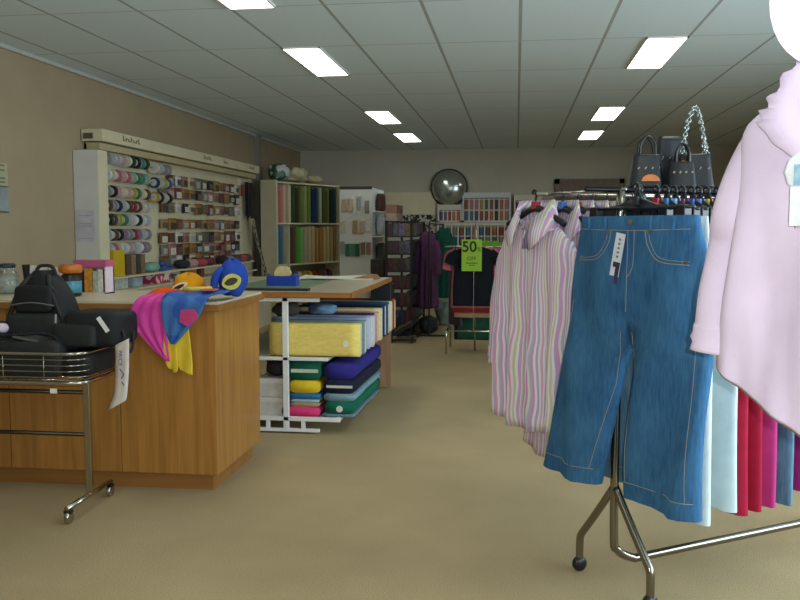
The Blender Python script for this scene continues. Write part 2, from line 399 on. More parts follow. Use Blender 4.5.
drape([(L(-1.90, 4.27, CT + .03), L(-1.78, 4.27, CT + .03)), (L(-1.94, FY, CT + .01), L(-1.79, FY, CT + .005)), (L(-1.985, FY - .01, .92), L(-1.795, FY, .93)), (L(-1.955, FY - .012, .85), L(-1.792, FY - .004, .84)), (L(-1.87, FY - .01, .75), L(-1.785, FY, .75)), (L(-1.80, FY - .006, .685), L(-1.778, FY - .004, .68))], cm, 'wing', t, amp=.009, waves=6)
t = thing('bird_costume', 'blue hooded dress-up costume with yellow-rimmed eye and yellow tail hanging over the counter', 'costume', (-1.47, 4.38, CT + .006))
o = Vector((-1.5, 4.38, CT))
hood(t, (-.02, .05, .097), (.078, .075, .105), blu)
eye_patch(t, (.0, -.03, .09), (.052, .042), pale, mat('#3b3a24', .6), (-.1, -.35, .12))
g = MB(); g.tube(smooth_path([(-.06, .0, .16), (-.085, -.02, .12), (-.095, -.025, .07), (-.09, -.02, .03)], 4), [.012 + .010 * math.sin(PI * k / 12) for k in range(13)], 8); g.build('hood_fold', blu, t, smooth=True)
drape([(L(-1.515, 4.41, CT + .05), L(-1.505, 4.34, CT + .04)), (L(-1.60, 4.42, CT + .05), L(-1.52, 4.28, CT + .035)), (L(-1.72, 4.42, CT + .045), L(-1.60, 4.24, CT + .02))], blu2, 'sleeve', t, amp=.006)
g = MB(); g.box(-.135, -.06, -.135, -.055, .048, .056); g.build('sleeve_patch', cloth('#c9674e'), t, bevel=.003)
wing = drape([(L(-1.80, 4.38, CT + .035), L(-1.60, 4.38, CT + .04)), (L(-1.80, 4.25, CT + .035), L(-1.56, 4.25, CT + .03)), (L(-1.80, FY - .012, CT + .005), L(-1.565, FY - .008, CT + .005)), (L(-1.80, FY - .02, .93), L(-1.60, FY - .014, .92)), (L(-1.785, FY - .022, .85), L(-1.66, FY - .016, .85)), (L(-1.76, FY - .018, .775), L(-1.735, FY - .016, .77))], blu2, 'wing', t, amp=.006, waves=4)
g = MB(); g.prism([(-.19, -.04), (-.12, -.035), (-.10, -.075), (-.155, -.125), (-.2, -.1)], FY - .04 - 4.38, FY - .036 - 4.38); g.build('wing_patch', pk, t)
g = MB(); g.tube(smooth_path([(-.24, -.07, .052), (-.2, -.09, .055), (-.15, -.07, .055), (-.1, -.03, .055)], 4), .012, 6); g.build('wing_trim', pale, t, smooth=True)
drape([(L(-1.795, FY - .004, .86), L(-1.745, FY - .006, .86)), (L(-1.80, FY - .006, .75), L(-1.73, FY - .008, .74)), (L(-1.785, FY - .004, .66), L(-1.725, FY - .004, .65)), (L(-1.765, FY, .64), L(-1.735, FY, .625))], ye, 'tail', t, amp=.004, waves=2)
drape([(L(-1.74, FY - .002, .88), L(-1.67, FY - .004, .89)), (L(-1.74, FY - .004, .76), L(-1.655, FY - .006, .77)), (L(-1.735, FY - .002, .68), L(-1.648, FY - .004, .68)), (L(-1.715, FY, .635), L(-1.652, FY, .612))], ye, 'tail', t, amp=.004, waves=2)

# ------------------------------------------------------------------ chrome basket trolley with black bags
t = thing('basket_trolley', 'chrome wire basket on a castored stand in front of the counter', 'basket stand', (-2.5, 3.87, 0))
cw = chrome(); bx0, bx1, by0, by1 = -.75, .55, -.21, .21
MB().tube(rr(bx0, bx1, by0, by1, .09, .79), .008, 8, True).build('top_rim', cw, t, smooth=True)
MB().tube(rr(bx0, bx1, by0, by1, .09, .655), .011, 8, True).build('bottom_rim', cw, t, smooth=True)
g = MB()
for z in (.682, .709, .736, .763): g.tube(rr(bx0, bx1, by0, by1, .09, z), .0028, 6, True)
for i in range(6):
    x = bx0 + .12 + i * .2
    for y in (by0, by1): g.tube([(x, y, .655), (x, y, .79)], .0025, 6)
g.build('side_wire', cw, t, smooth=True)
g = MB()
for i in range(20): g.tube([(bx0 + .05 + i * .063, by0, .655), (bx0 + .05 + i * .063, by1, .655)], .0025, 5)
for y in (-.1, 0, .1): g.tube([(bx0, y, .652), (bx1, y, .652)], .003, 5)
g.build('floor_wire', cw, t, smooth=True)
for x in (-.65, .465):
    MB().box(x - .016, x + .016, -.012, .012, .075, .65).build('leg', cw, t, bevel=.003)
    MB().tube([(x, -.22, .075), (x, .22, .075)], .013, 8).build('foot_bar', cw, t, smooth=True)
    for y in (-.205, .205):
        g = MB(); g.lathe([(.0, -.011), (.026, -.011), (.03, -.006), (.03, .006), (.026, .011), (0, .011)], (x, y, .03), 16, 'X'); c = g.build('caster', chrome(), t, smooth=True)
        MB().box(x - .018, x + .018, y - .014, y + .014, .05, .066).build('caster_fork', black_plastic(), c, bevel=.002)
for z in (.575, .37): MB().tube([(-.65, .0, z), (.465, .0, z)], .01, 8).build('stretcher', mat('#4b463c', .3, .8), t, smooth=True)
t = thing('hanging_price_card', 'curled white price card with purple print on the basket corner', 'price card', (-1.765, 3.72, .85))
g = MB(); rows = []
for i in range(9):
    z = -.30 * i / 8; bow = .012 * math.sin(PI * i / 8)
    rows.append([(-.04 + .075 * u - (.0 if i < 7 else .012 * (i - 6) * (1 - u)) - .012 * (i / 8), -.012 - .02 * u + bow - .02 * i / 8, z - .02 + u * .035 + (.02 * u if i == 8 else 0)) for u in (0, .33, .66, 1)])
g.loft(rows, closed=False); g.build('card', mat('#d9d0c8', .6), t, smooth=True, solid=.001)
pm = mat('#4a4590', .6)
text('PRICE', .028, pm, t, (-.006, -.040, -.075), (PI / 2, PI / 2, -.25))
g = MB()
for (a, b) in (((-.012, -.125), (.006, -.15)), ((.006, -.15), (-.006, -.17)), ((-.004, -.185), (.008, -.2))): g.tube([(a[0], -.034, a[1]), (b[0], -.034, b[1])], .0028, 5)
g.build('pen_mark', pm, t)
tag(MB().box(-2.47, -2.385, 3.644, 3.647, .47, .79).build('hanging_price_card', mat('#d4d2c6', .6)), 'blank-looking pale card hanging on the basket at the photo edge', 'price card')
tag(MB().box(-2.095, -2.062, 3.646, 3.648, .612, .634).build('price_tag', mat('#ddd9cf', .6)), 'tiny white tag clipped under the wire basket', 'tag')
M_BAG = mat('#15171a', .6, 0, .25, 40, .3, 400, .35, name='black_nylon'); M_BAG2 = mat('#232626', .6, 0, .2, 40, .3, 400, .35, name='charcoal_nylon'); M_GREY = mat('#4d4c46', .7, 0, .15, 40, .2, 400, name='grey_nylon')
def slab(c, s, p=.35): 
    g = MB(); g.ellipsoid(c, (s[0] / 2, s[1] / 2, s[2] / 2), 24, 14, p); return g
t = thing('backpack', 'large black backpack standing upright in the wire basket', 'backpack', (-2.26, 3.93, .667))
g = MB(); rings = []
for i in range(13):
    z = .49 * i / 12; w = .180 * (1.06 - .60 * (i / 12) ** 1.5) * (1 if i < 10 else (.93, .78, .42)[i - 10]); dd = .1 * (1 if i < 10 else (.93, .8, .45)[i - 10])
    rings.append([(w * math.copysign(abs(math.cos(a)) ** .6, math.cos(a)) + .012 * math.sin(z * 9), dd * math.copysign(abs(math.sin(a)) ** .6, math.sin(a)), z) for a in [2 * PI * k / 28 for k in range(28)]])
g.loft(rings, True, True); g.build('body', M_BAG, t, smooth=True)
slab((.0, -.105, .17), (.28, .09, .25)).build('front_pocket', M_BAG2, t, smooth=True)
slab((.0, -.1, .36), (.19, .06, .13)).build('top_pocket', M_BAG, t, smooth=True)
for s in (-1, 1): MB().tube(smooth_path([(s * .04, -.05, .47), (s * .08, -.1, .40), (s * .14, -.1, .25), (s * .185, -.06, .1)], 5), .012, 6).build('strap', M_BAG2, t, smooth=True)
MB().tube(smooth_path([(-.05, 0, .475), (-.03, 0, .51), (.03, 0, .51), (.05, 0, .475)], 5), .009, 6).build('carry_loop', M_BAG2, t, smooth=True)
g = MB(); g.tube(smooth_path([(-.11, -.125, .33), (0, -.14, .345), (.11, -.125, .33)], 4), .004, 5); g.tube([(.118, -.13, .29), (.122, -.142, .25)], .006, 5); g.tube([(-.118, -.13, .27), (-.122, -.142, .23)], .006, 5); g.build('zip', mat('#8d8f90', .3, .8), t)
t = thing('shoulder_bag', 'black flap shoulder bag with grey panel lying before the backpack', 'bag', (-2.24, 3.735, .668))
slab((0, 0, .09), (.34, .1, .18)).build('body', M_BAG2, t, smooth=True)
g = MB(); g.box(-.06, .1, -.045, .045, .178, .188, (.1, .18, .1)); g.build('flap', M_GREY, t, bevel=.004)
MB().tube(smooth_path([(-.17, 0, .12), (-.2, -.02, .18), (-.06, -.03, .2), (.1, .01, .2), (.17, .02, .12)], 5), .008, 6).build('strap', M_BAG, t, smooth=True)
t = thing('messenger_bag', 'black messenger bag slumped over the right end of the basket', 'bag', (-1.985, 3.9, .802), 0)
g = slab((.02, .0, .085), (.28, .26, .17)); g.build('body', M_BAG, t, smooth=True)
slab((-.05, -.10, .06), (.22, .1, .11)).build('front_pocket', M_BAG2, t, smooth=True)
MB().tube(smooth_path([(.14, -.06, .1), (.17, -.08, .06), (.185, -.06, -.02), (.175, .0, .0), (.15, .06, .08)], 5), .007, 6).build('strap', M_BAG2, t, smooth=True)
MB().box(.085, .105, -.139, -.136, .075, .155, (.1, -.55, .1)).build('care_label', mat('#d8d8d4', .6), t)
slab((-2.04, 3.87, .73), (.2, .3, .115)).build('folded_bag', M_BAG, None, smooth=True)
tag(bpy.data.objects['folded_bag'], 'flat black folded bag under the slumped messenger bag, inside the basket', 'bag')
t = thing('holdall', 'dark holdall with a white logo-less corner at the basket left edge', 'bag', (-2.56, 3.86, .668))
slab((0, 0, .12), (.4, .3, .24)).build('body', M_BAG, t, smooth=True)
MB().tube(smooth_path([(-.1, -.12, .18), (-.06, -.15, .27), (.06, -.15, .27), (.1, -.12, .18)], 5), .01, 6).build('handle', M_BAG2, t, smooth=True)
MB().ellipsoid((.17, -.1, .225), (.03, .03, .025)).build('pompom', mat('#d7c6d4', .8), t, smooth=True)
t['label'] = 'dark holdall with a pale pompom at the left end of the basket'

# ------------------------------------------------------------------ haberdashery wall on the left
M_CREAM = mat('#d3c9a7', .55, 0, .04, 6, name='cream_board'); M_WHT = mat('#d2d1c8', .5, 0, .03, 6, name='white_board')
t = thing('haberdashery_stand', 'long cream slatwall of ribbons and notions behind the counter', 'display stand', (XL, 9.6, 0))
g = MB(); g.box(.005, .03, -2.26, 2.55, 0, 2.12)
for k in range(14): g.box(.03, .036, -2.26, 2.55, .98 + k * .082, .98 + k * .082 + .062)
g.build('slat_board', M_CREAM, t)
MB().box(.005, .23, -2.45, -2.27, 0, 2.04).build('end_tower', M_WHT, t, bevel=.003)
MB().box(.229, .232, -2.45, -2.27, 0, 2.04).build('tower_edge', M_CREAM, t)
MB().box(.02, .19, -2.455, -2.452, 1.24, 1.52).build('notice', mat('#c3bfc6', .7, 0, .12, 8), t)
g = MB()
for z in (1.27, 1.37, 1.385, 1.40, 1.47): g.box(.04, .17, -2.457, -2.4555, z, z + .005)
g.build('notice_lines', mat('#a39aa6', .7), t)
hd = MB().box(.01, .21, -2.3, 2.4, 2.13, 2.235).build('header_board', M_CREAM, t, bevel=.003)
MB().box(.03, .12, -2.306, -2.3005, 2.15, 2.2).build('header_end_mark', mat('#5a5138', .7), hd)
g = MB()
for (y0, n) in ((-1.9, 7), (.2, 5), (.9, 3), (1.95, 4)):
    for k in range(n):
        y = y0 + k * .055; h = .028 + .02 * ((k * 5) % 3 == 0)
        g.box(.2105, .2125, y, y + .016, 2.168, 2.168 + h); g.box(.2105, .2125, y, y + .042, 2.168 + (k % 2) * .02, 2.178 + (k % 2) * .02)
g.build('header_lettering', mat('#8a6a38', .7), hd)
MB().box(.01, .16, -2.26, 2.4, 2.06, 2.12).build('header_ledge', mat('#b3a67e', .6), t)
for k, (z, d) in enumerate(((.92, .26), (.80, .3), (.5, .34))): MB().box(.03, d, -2.26, 1.95, z - .018, z).build('shelf', M_CREAM, t, bevel=.003)
MB().box(.03, .36, -2.26, 2.38, .0, .48).build('plinth', M_CREAM, t)
MB().box(.03, .07, 1.96, 2.0, 0, 2.05).build('divider', M_CREAM, t)
MB().box(.03, .06, 2.0, 2.5, 0, 2.05).build('plain_panel', mat('#c9c2a4', .6), t)
rodz = [2.0, 1.85, 1.7, 1.57, 1.44, 1.30, 1.17]
def reels_meshes():
    g = MB()
    for y in (-.021, .021): g.lathe([(.012, y - .0015), (.036, y - .0015), (.036, y + .0015), (.012, y + .0015)], n=16, axis='Y')
    g.lathe([(.012, -.02), (.016, -.02), (.016, .02), (.012, .02)], n=12, axis='Y')
    return g
rodx = XL + .125
for k, z in enumerate(rodz):
    MB().tube([(.125, -2.25, z), (.125, -1.15, z)], .005, 6).build('ribbon_rod', chrome(), t)
    if k < 3: MB().tube([(.125, -1.1, z - .02), (.125, -.6, z - .02)], .005, 6).build('ribbon_rod', chrome(), t)
RC = {'grey': '#8d8d88', 'silver': '#b4b6b2', 'black': '#1d1e20', 'dark green': '#26412f', 'teal': '#4e857c', 'rose pink': '#b46a70', 'pale pink': '#c79f9c', 'mint green': '#8fae92', 'green': '#45764f', 'navy': '#26335c', 'lime': '#a3a544', 'cream': '#cfc7a8', 'orange': '#c0662c', 'white': '#d4d3cb', 'mauve': '#8e7590', 'brown': '#5b4433', 'red': '#8e3230', 'pale grey': '#b0b3ae', 'gold': '#b9922e', 'blue': '#3e5c92'}
rows = [['grey', 'grey', 'pale grey', 'silver', 'pale pink', 'cream', 'dark green', 'black', 'teal', 'dark green'],
        ['cream', 'white', 'cream', 'rose pink', 'pale pink', 'rose pink', 'mint green', 'green', 'teal', 'mint green'],
        ['dark green', 'grey', 'black', 'pale pink', 'cream', 'pale pink', 'lime', 'green', 'cream', 'brown'],
        ['orange', 'brown', 'grey', 'navy', 'silver', 'brown', 'red', 'brown', 'cream', 'silver'],
        ['mauve', 'black', 'brown', 'lime', 'green', 'silver', 'white', 'black', 'white', 'silver'],
        ['white', 'silver', 'brown', 'black', 'mauve', 'grey', 'red', 'mauve', 'silver', 'grey'],
        ['silver', 'pale grey', 'rose pink', 'cream', 'white', 'pale pink', 'pale grey', 'white', 'mauve', 'grey']]
rows2 = [['cream', 'silver', 'grey', 'grey'], ['navy', 'silver', 'lime', 'blue'], ['gold', 'black', 'silver', 'black']]
proto = None
RODN = ['top', 'second', 'third', 'fourth', 'fifth', 'sixth', 'lowest']
def reel(col, y, z, label):
    global proto
    m = mat(RC[col], .55, 0, .15, 60)
    if proto is None:
        proto = thing('ribbon_reel', label, 'ribbon reel', (rodx, y, z), 0, 'ribbon reels on the wall rods')
        reels_meshes().build('spool', mat('#b9bdb8', .25, 0, .05, 10, name='clear_spool'), proto)
        MB().lathe([(.016, -.0195), (.056, -.0195), (.056, .0195), (.016, .0195)], n=16, axis='Y').build('ribbon', m, proto)
        return proto
    return dup(proto, (rodx, y, z), label=label, mats={'ribbon': m})
for k, row in enumerate(rows):
    for i, c in enumerate(row):
        y = 9.6 - 2.2 + i * .104 + (.012 if (i + k) % 3 else 0)
        reel(c, y, rodz[k], f'{c} ribbon reel, {ORD[i]} from the white tower on the {RODN[k]} rod')
for k, row in enumerate(rows2):
    for i, c in enumerate(row):
        reel(c, 9.6 - 1.02 + i * .108, rodz[k] - .02, f'{c} ribbon reel, {ORD[i]} on the {("top","second","third")[k]} short rod beside the long rods')
# small packets hung on the slatwall
PC = {'brown': '#6a4d34', 'black': '#201f20', 'cream': '#c9bd96', 'dark red': '#6d2a2c', 'tan': '#9c7f52', 'grey': '#77746c', 'white': '#cfcdc4', 'amber': '#9a6d2c', 'olive': '#66643e', 'dusky pink': '#a2716c'}
pn = list(PC); pproto = None
zz = [1.90, 1.76, 1.60, 1.42, 1.27, 1.14, 1.02]
for r_, z in enumerate(zz):
    for c_ in range(13):
        y = 8.93 + c_ * .205 + rnd.uniform(-.02, .02)
        if r_ == 0 and c_ < 1: continue
        if y > 11.5: continue
        col = pn[(c_ * 3 + r_ * 5 + (c_ * r_) % 4) % len(pn)]
        if r_ in (3,) and c_ < 7: col = ('tan', 'amber', 'brown')[c_ % 3]
        lab = f'{col} notions packet on hook, {ORD[c_]} along the {RODN[r_] if r_ < 6 else "lowest"} hook row'
        if pproto is None:
            pproto = thing('notions_packet', lab, 'packet', (XL + .06, y, z), 0, 'small packets hooked on the slatwall')
            MB().box(0, .022, -.062, .062, -.07, .045).build('card', mat(PC[col], .5, 0, .35, 45), pproto, bevel=.003)
            MB().box(.023, .032, -.045, .045, -.06, .005).build('blister', mat('#a9aba5', .2, 0, .3, 60), pproto, bevel=.003)
            MB().tube([(-.02, 0, .038), (.06, 0, .036), (.062, 0, .046)], .003, 5).build('hook', chrome(), pproto)
        else:
            bl = ('#a9aba5', '#3a3531', '#d3cfc2', '#7a5c40', '#55504a')[(c_ * 7 + r_ * 3) % 5]
            dup(pproto, (XL + .06, y, z), label=lab, mats={'card': mat(PC[col], .5, 0, .35, 45), 'blister': mat(bl, .3, 0, .4, 60)}, scale=(1, rnd.uniform(1.0, 1.5), rnd.uniform(.85, 1.2)))
# the two shelves behind the counter
def shelf_box(y, w, z, h, col, name, label, cat, d=.1, x=XL + .16, var=.3):
    return tag(MB().box(x - d / 2, x + d / 2, y - w / 2, y + w / 2, z, z + h).build(name, mat(col, .55, 0, var, 40), bevel=.004), label, cat)
shelf_box(7.5, .22, .921, .24, '#c9a814', 'paper_pad', 'bright yellow pad upright on the upper shelf by the white tower', 'pad', .12, XL + .18, .05)
for k, (y, c) in enumerate(((7.76, '#5a4634'), (7.87, '#8a7252'), (7.98, '#3d3830'), (8.08, '#7c654a'))):
    shelf_box(y, .09, .921, .19, c, 'pattern_book', f'{["dark brown","tan","charcoal","mid brown"][k]} narrow book, {ORD[k]} right of the yellow pad', 'book')
g = MB(); g.ellipsoid((XL + .17, 8.35, .97), (.07, .12, .05), 16, 10, .8); tag(g.build('yarn_ball', cloth('#7fa894'), smooth=True), 'pale green wool bundle on the upper shelf beside the narrow books', 'wool')
t = thing('stapler', 'blue long-handled stapler lying on the upper shelf', 'stapler', (XL + .17, 8.72, .921), .1)
MB().box(-.03, .03, -.17, .15, 0, .03).build('base', mat('#2e5ea0', .4), t, bevel=.006); MB().box(-.025, .025, -.18, .12, .045, .085, (-.1, 0, 0)).build('arm', mat('#2e5ea0', .4), t, bevel=.01); MB().tube([(0, .13, .01), (0, .13, .05)], .01, 8).build('hinge', chrome(), t)
shelf_box(7.6, .26, .801, .10, '#b9bfb7', 'plastic_box', 'clear pale box on the lower shelf by the white tower', 'box'); shelf_box(7.95, .2, .801, .09, '#9fb0b8', 'plastic_box', 'blue-grey box, second on the lower shelf', 'box')
t = tag(MB().box(XL + .1, XL + .24, 8.3, 8.7, .801, .905).build('gift_box', spotted('#a82c50', '#cfcabc', 14, 'floral_print', .5), bevel=.004), 'crimson and white floral box on the lower shelf', 'box')
tag(MB().box(XL + .1, XL + .24, 8.74, 8.98, .801, .87).build('gift_box', spotted('#3c4c34', '#c8c9b4', 16, 'leaf_print', .5), bevel=.004), 'green leaf-patterned low box right of the floral box', 'box')
for k, (y, c, nm) in enumerate(((9.45, '#b97a2c', 'orange'), (9.58, '#2c2823', 'black'), (9.7, '#7b3c34', 'red-brown'))): shelf_box(y, .1, .801, .11, c, 'pattern_book', f'{nm} booklet on the lower shelf behind the costumes', 'book')
for k, (y, c, nm) in enumerate(((10.4, '#34302b', 'black'), (10.62, '#8f8778', 'grey'), (10.9, '#5b4a3c', 'brown'), (11.15, '#94505a', 'rose'), (11.35, '#6b4a30', 'chestnut'))):
    g = MB(); g.ellipsoid((XL + .2, y, .965), (.08, .1, .055), 14, 8, .8); tag(g.build('trim_bundle', cloth(c), smooth=True), f'{nm} bundle of trim on the upper shelf, {ORD[k]} above the blue hood', 'trim bundle')
for k, (y, c, nm) in enumerate(((9.15, '#37323a', 'charcoal'), (9.4, '#b08f88', 'pinkish'), (9.7, '#a94a56', 'raspberry'), (9.98, '#6a3b46', 'plum'))):
    g = MB(); g.ellipsoid((XL + .18, y, .968), (.08, .1, .05), 14, 8, .8); tag(g.build('trim_bundle', cloth(c), smooth=True), f'{nm} bundle of trim on the upper shelf, {ORD[k]} right of the stapler', 'trim bundle')
# hanging lace strip and black zips near the end of the wall
t = thing('zip_bunch', 'bunch of black zips hanging at the far end of the slatwall', 'zips', (XL + .12, 11.78, 1.99))
for k in range(9): MB().box(-.004 + .02 * (k % 2), .008 + .02 * (k % 2), -.15 + k * .034, -.12 + k * .034, -.46 - .03 * (k % 3), 0).build('zip', mat('#17191f', .5, 0, .2, 60), t)
MB().tube([(.01, -.17, .005), (.01, .18, .005)], .006, 6).build('hanger_bar', chrome(), t)
t = tag(MB().box(XL + .1, XL + .12, 11.5, 11.56, 1.80, 1.95).build('notions_packet', mat('#8c2c2a', .5)), 'red packet on the end hook beside the black zips', 'packet')
lace = spotted('#2a2621', '#a79d84', 26, 'lace_trim_cloth', .5)
drape([(Vector((XL + .16, 11.72, 1.5)), Vector((XL + .16, 11.9, 1.5))), (Vector((XL + .2, 11.8, 1.2)), Vector((XL + .2, 11.95, 1.2))), (Vector((XL + .26, 11.88, .9)), Vector((XL + .26, 12.02, .9))), (Vector((XL + .3, 11.95, .62)), Vector((XL + .3, 12.1, .62)))], lace, 'lace_trim', None, 6, .004, 3)
tag(bpy.data.objects['lace_trim'], 'long black and cream lace strip hanging below the black zips', 'lace')

# posters on the left wall
t = thing('wall_poster', 'paper notice with coloured bands on the left wall at the photo edge', 'poster', (XL, 6.0, 1.48))
MB().box(.002, .006, -.3, .16, 0, .37).build('sheet', mat('#aaa684', .7, 0, .1, 10), t)
MB().box(.0062, .0075, -.3, .16, .0, .19).build('lower_panel', mat('#8b9492', .7, 0, .15, 10), t)
g = MB()
for z in (.19, .0): g.box(.008, .0095, -.3, .16, z, z + .007)
g.build('rule', mat('#37352e', .7), t)
g = MB()
for z in (.345, .31, .25, .22): g.box(.0065, .008, -.28, .12, z, z + .012)
g.build('text_band', mat('#6e6a50', .7), t)

# ------------------------------------------------------------------ fabric bolt shelving in the far corner
ANG = math.atan2(1.57, .60); BO = (-3.39, 12.05)
t = thing('bolt_shelving', 'cream pigeonhole shelving of upright fabric bolts in the far left corner', 'shelving', (BO[0], BO[1], 0), ANG)
W, D, H = 1.68, .28, 2.05       # local x along the front, y into the unit
for x in (0, W - .02): MB().box(x, x + .02, 0, D, 0, H).build('side_panel', M_CREAM, t)
for z in (0.06, .84, 1.44, 2.03): MB().box(.02, W - .02, 0, D, z - .02, z).build('shelf', M_CREAM, t)
MB().box(.02, W - .02, D - .012, D, 0, H).build('back_panel', mat('#8d8468', .7), t)
MB().box(.30, .315, 0, D - .012, .06, 2.01).build('divider', M_CREAM, t)
BR = [(('peach', '#c08d78'), ('rose pink', '#b5706c'), ('pale pink', '#c9a592'), ('cream', '#c5bb95'), ('forest green', '#3b4a2c'), ('dark olive', '#3a3a20'), ('olive', '#6c7038'), ('sage', '#8a9560'), ('leaf green', '#6c8038'), ('navy', '#23304e'), ('dark blue', '#2e3f66'), ('pale sage', '#9ea98a'), ('camouflage', '#4a512c'), ('moss', '#5b6430'), ('black-green', '#1c2a2a'), ('deep teal', '#1f3a3e')),
      (('sky blue', '#5f87a0'), ('denim blue', '#44687f'), ('grey', '#97927f'), ('maroon', '#4b2c28'), ('brown', '#5d4434'), ('bright green', '#4f8c3c'), ('light green', '#76a858'), ('stone', '#a79d7e'), ('beige', '#b4a680'), ('oatmeal', '#b9a87c'), ('tan', '#a5824c'), ('caramel', '#9c7440'), ('straw', '#b69a5e'), ('sand', '#b3a172'), ('khaki', '#96885c'), ('dark tan', '#7c5d3a'))]
bprot = None
for r_, row in enumerate(BR):
    z = (1.441, .841)[r_]
    for i, (nm, col) in enumerate(row):
        lx = (.03 + i * .088) if i < 3 else (.32 + (i - 3) * .102)
        w = .076 if i < 3 else .094
        h = .555 - .03 * ((i * 3 + r_) % 4) / 3
        R = Matrix.Rotation(ANG, 3, 'Z'); p = Vector((BO[0], BO[1], 0)) + R @ Vector((lx + w / 2, .13, z))
        lab = f'{nm} fabric bolt standing in the {("upper","middle")[r_]} row of the corner shelving'
        if bprot is None:
            bprot = thing('fabric_bolt', lab, 'fabric bolt', p, ANG, 'upright fabric bolts in the corner shelving')
            g = MB(); g.loft([[(.5 * math.copysign(abs(math.cos(a)) ** .5, math.cos(a)), .1 * math.copysign(abs(math.sin(a)) ** .5, math.sin(a)), zz_) for a in [2 * PI * k / 16 for k in range(16)]] for zz_ in (.004, 1)], True, True); g.build('cloth_roll', cloth(col), bprot, smooth=False)
            g = MB(); g.box(-.2, .2, -.085, .085, .001, 1.012); g.build('card_core', mat('#b9ae90', .8), bprot); bprot.scale = (w, 1, h)
        else:
            dup(bprot, p, rz=ANG, label=lab, mats={'cloth_roll': cloth(col)}, scale=(w, 1, h))
for i, (nm, col) in enumerate((('amber', '#8a6a34'), ('dark brown', '#4d3a2c'), ('crimson', '#8e3038'), ('mauve', '#7d6470'), ('pale grey', '#a8a294'), ('mustard', '#b49428'), ('yellow', '#c3a83c'), ('rust', '#8c4a2c'), ('chestnut', '#6d4128'), ('slate', '#5c5a62'), ('burgundy', '#572a32'))):
    R = Matrix.Rotation(ANG, 3, 'Z'); lx = (.09 + i * .135) if i < 2 else .385 + (i - 2) * .137; p = Vector((BO[0], BO[1], 0)) + R @ Vector((lx, .13, .061))
    g = MB(); g.ellipsoid((0, 0, .32), (.058, .1, .34), 14, 10, .5)
    o = g.build('fabric_roll', cloth(col), smooth=True); o.location = p; o.rotation_euler = (0, 0, ANG); tag(o, f'{nm} soft fabric roll in the lowest row of the corner shelving', 'fabric roll', 'fabric rolls in the lowest row of the corner shelving')
    for v in o.data.vertices: v.co.z = max(v.co.z, 0)
# plastic-wrapped bundles on top
def lump(c, r, m, name, label, cat, seed=1, n=22, amp=.16, rz=0):
    q = random.Random(seed); ph = [q.uniform(0, 6) for _ in range(6)]; g = MB(); rings = []
    for i in range(15):
        tt = -PI / 2 + PI * i / 14; row = []
        for k in range(n):
            a = 2 * PI * k / n
            w = 1 + amp * (math.sin(3 * a + ph[0] + 2 * tt) * .5 + math.sin(5 * a + ph[1] - 3 * tt) * .35 + math.sin(7 * tt + ph[2] + 2 * a) * .3)
            ct = math.copysign(abs(math.cos(tt)) ** .55, math.cos(tt))
            row.append((r[0] * ct * math.cos(a) * w, r[1] * ct * math.sin(a) * w, max(-r[2], r[2] * math.copysign(abs(math.sin(tt)) ** .7, math.sin(tt)) * (1 + .5 * (w - 1)))))
        rings.append(row)
    g.loft(rings); o = g.build(name, m, smooth=True); o.location = c; o.rotation_euler = (0, 0, rz)
    return tag(o, label, cat) if label else o
lump((-3.42, 12.30, 2.055 + .115), (.15, .14, .115), spotted('#1f5a3a', '#c4c8c0', 9, 'green_print_plastic', .52, .4), 'plastic_bag', 'green and white printed plastic bag on top of the corner shelving', 'plastic bag', 3)
lump((-3.27, 12.72, 2.055 + .105), (.16, .26, .105), mat('#bdb592', .4, 0, .12, 8, .3, 30, name='cream_plastic'), 'wrapped_bundle', 'cream plastic-wrapped bundle on top of the corner shelving', 'bundle', 5, amp=.22)
lump((-3.12, 13.14, 2.055 + .06), (.13, .18, .06), mat('#b3aa84', .4, 0, .12, 8, .3, 30, name='tan_plastic'), 'wrapped_bundle', 'lower tan wrapped bundle sagging at the right of the cream one', 'bundle', 8, amp=.2)

# ------------------------------------------------------------------ white pegboard gondola beyond the table
t = thing('pegboard_stand', 'white pegboard gondola end hung with beads behind the cutting table', 'display stand', (-2.22, 12.0, 0))
MB().box(-.24, .215, 0, .03, .0, 1.9).build('front_board', M_WHT, t, bevel=.003)
MB().box(-.24, .215, .0, .03, 1.905, 1.945).build('top_trim', mat('#3b342a', .6, 0, .4, 40), t)
MB().box(.2, .215, .03, 1.1, .0, 1.93).build('side_board', mat('#dde3e6', .5), t)
MB().box(.215, .36, .03, 1.1, 0, .3).build('base_shelf', M_WHT, t)
for z in (.85, 1.25, 1.6): MB().box(.215, .34, .05, 1.08, z - .012, z).build('shelf', white_metal(), t)
cards = [(-.17, 1.72, 'tan', '#b79a78'), (-.08, 1.72, 'buff', '#c0aa8c'), (.04, 1.76, 'silver', '#9fa09c'), (.15, 1.70, 'grey', '#85857f'), (-.19, 1.42, 'pale', '#c2b9a2'), (-.02, 1.42, 'bronze', '#a5875e'), (.08, 1.42, 'sand', '#b59f7c'), (.17, 1.45, 'white', '#d5d3ca'),
         (-.2, 1.13, 'silver-beaded', '#8f8f8a'), (-.13, 1.1, 'emerald', '#2c6a4c'), (-.06, 1.1, 'green striped', '#3d7a5c'), (.01, 1.1, 'dark green', '#24523c'), (.09, 1.12, 'brown', '#7d5c46'), (.17, 1.12, 'copper', '#96684e')]
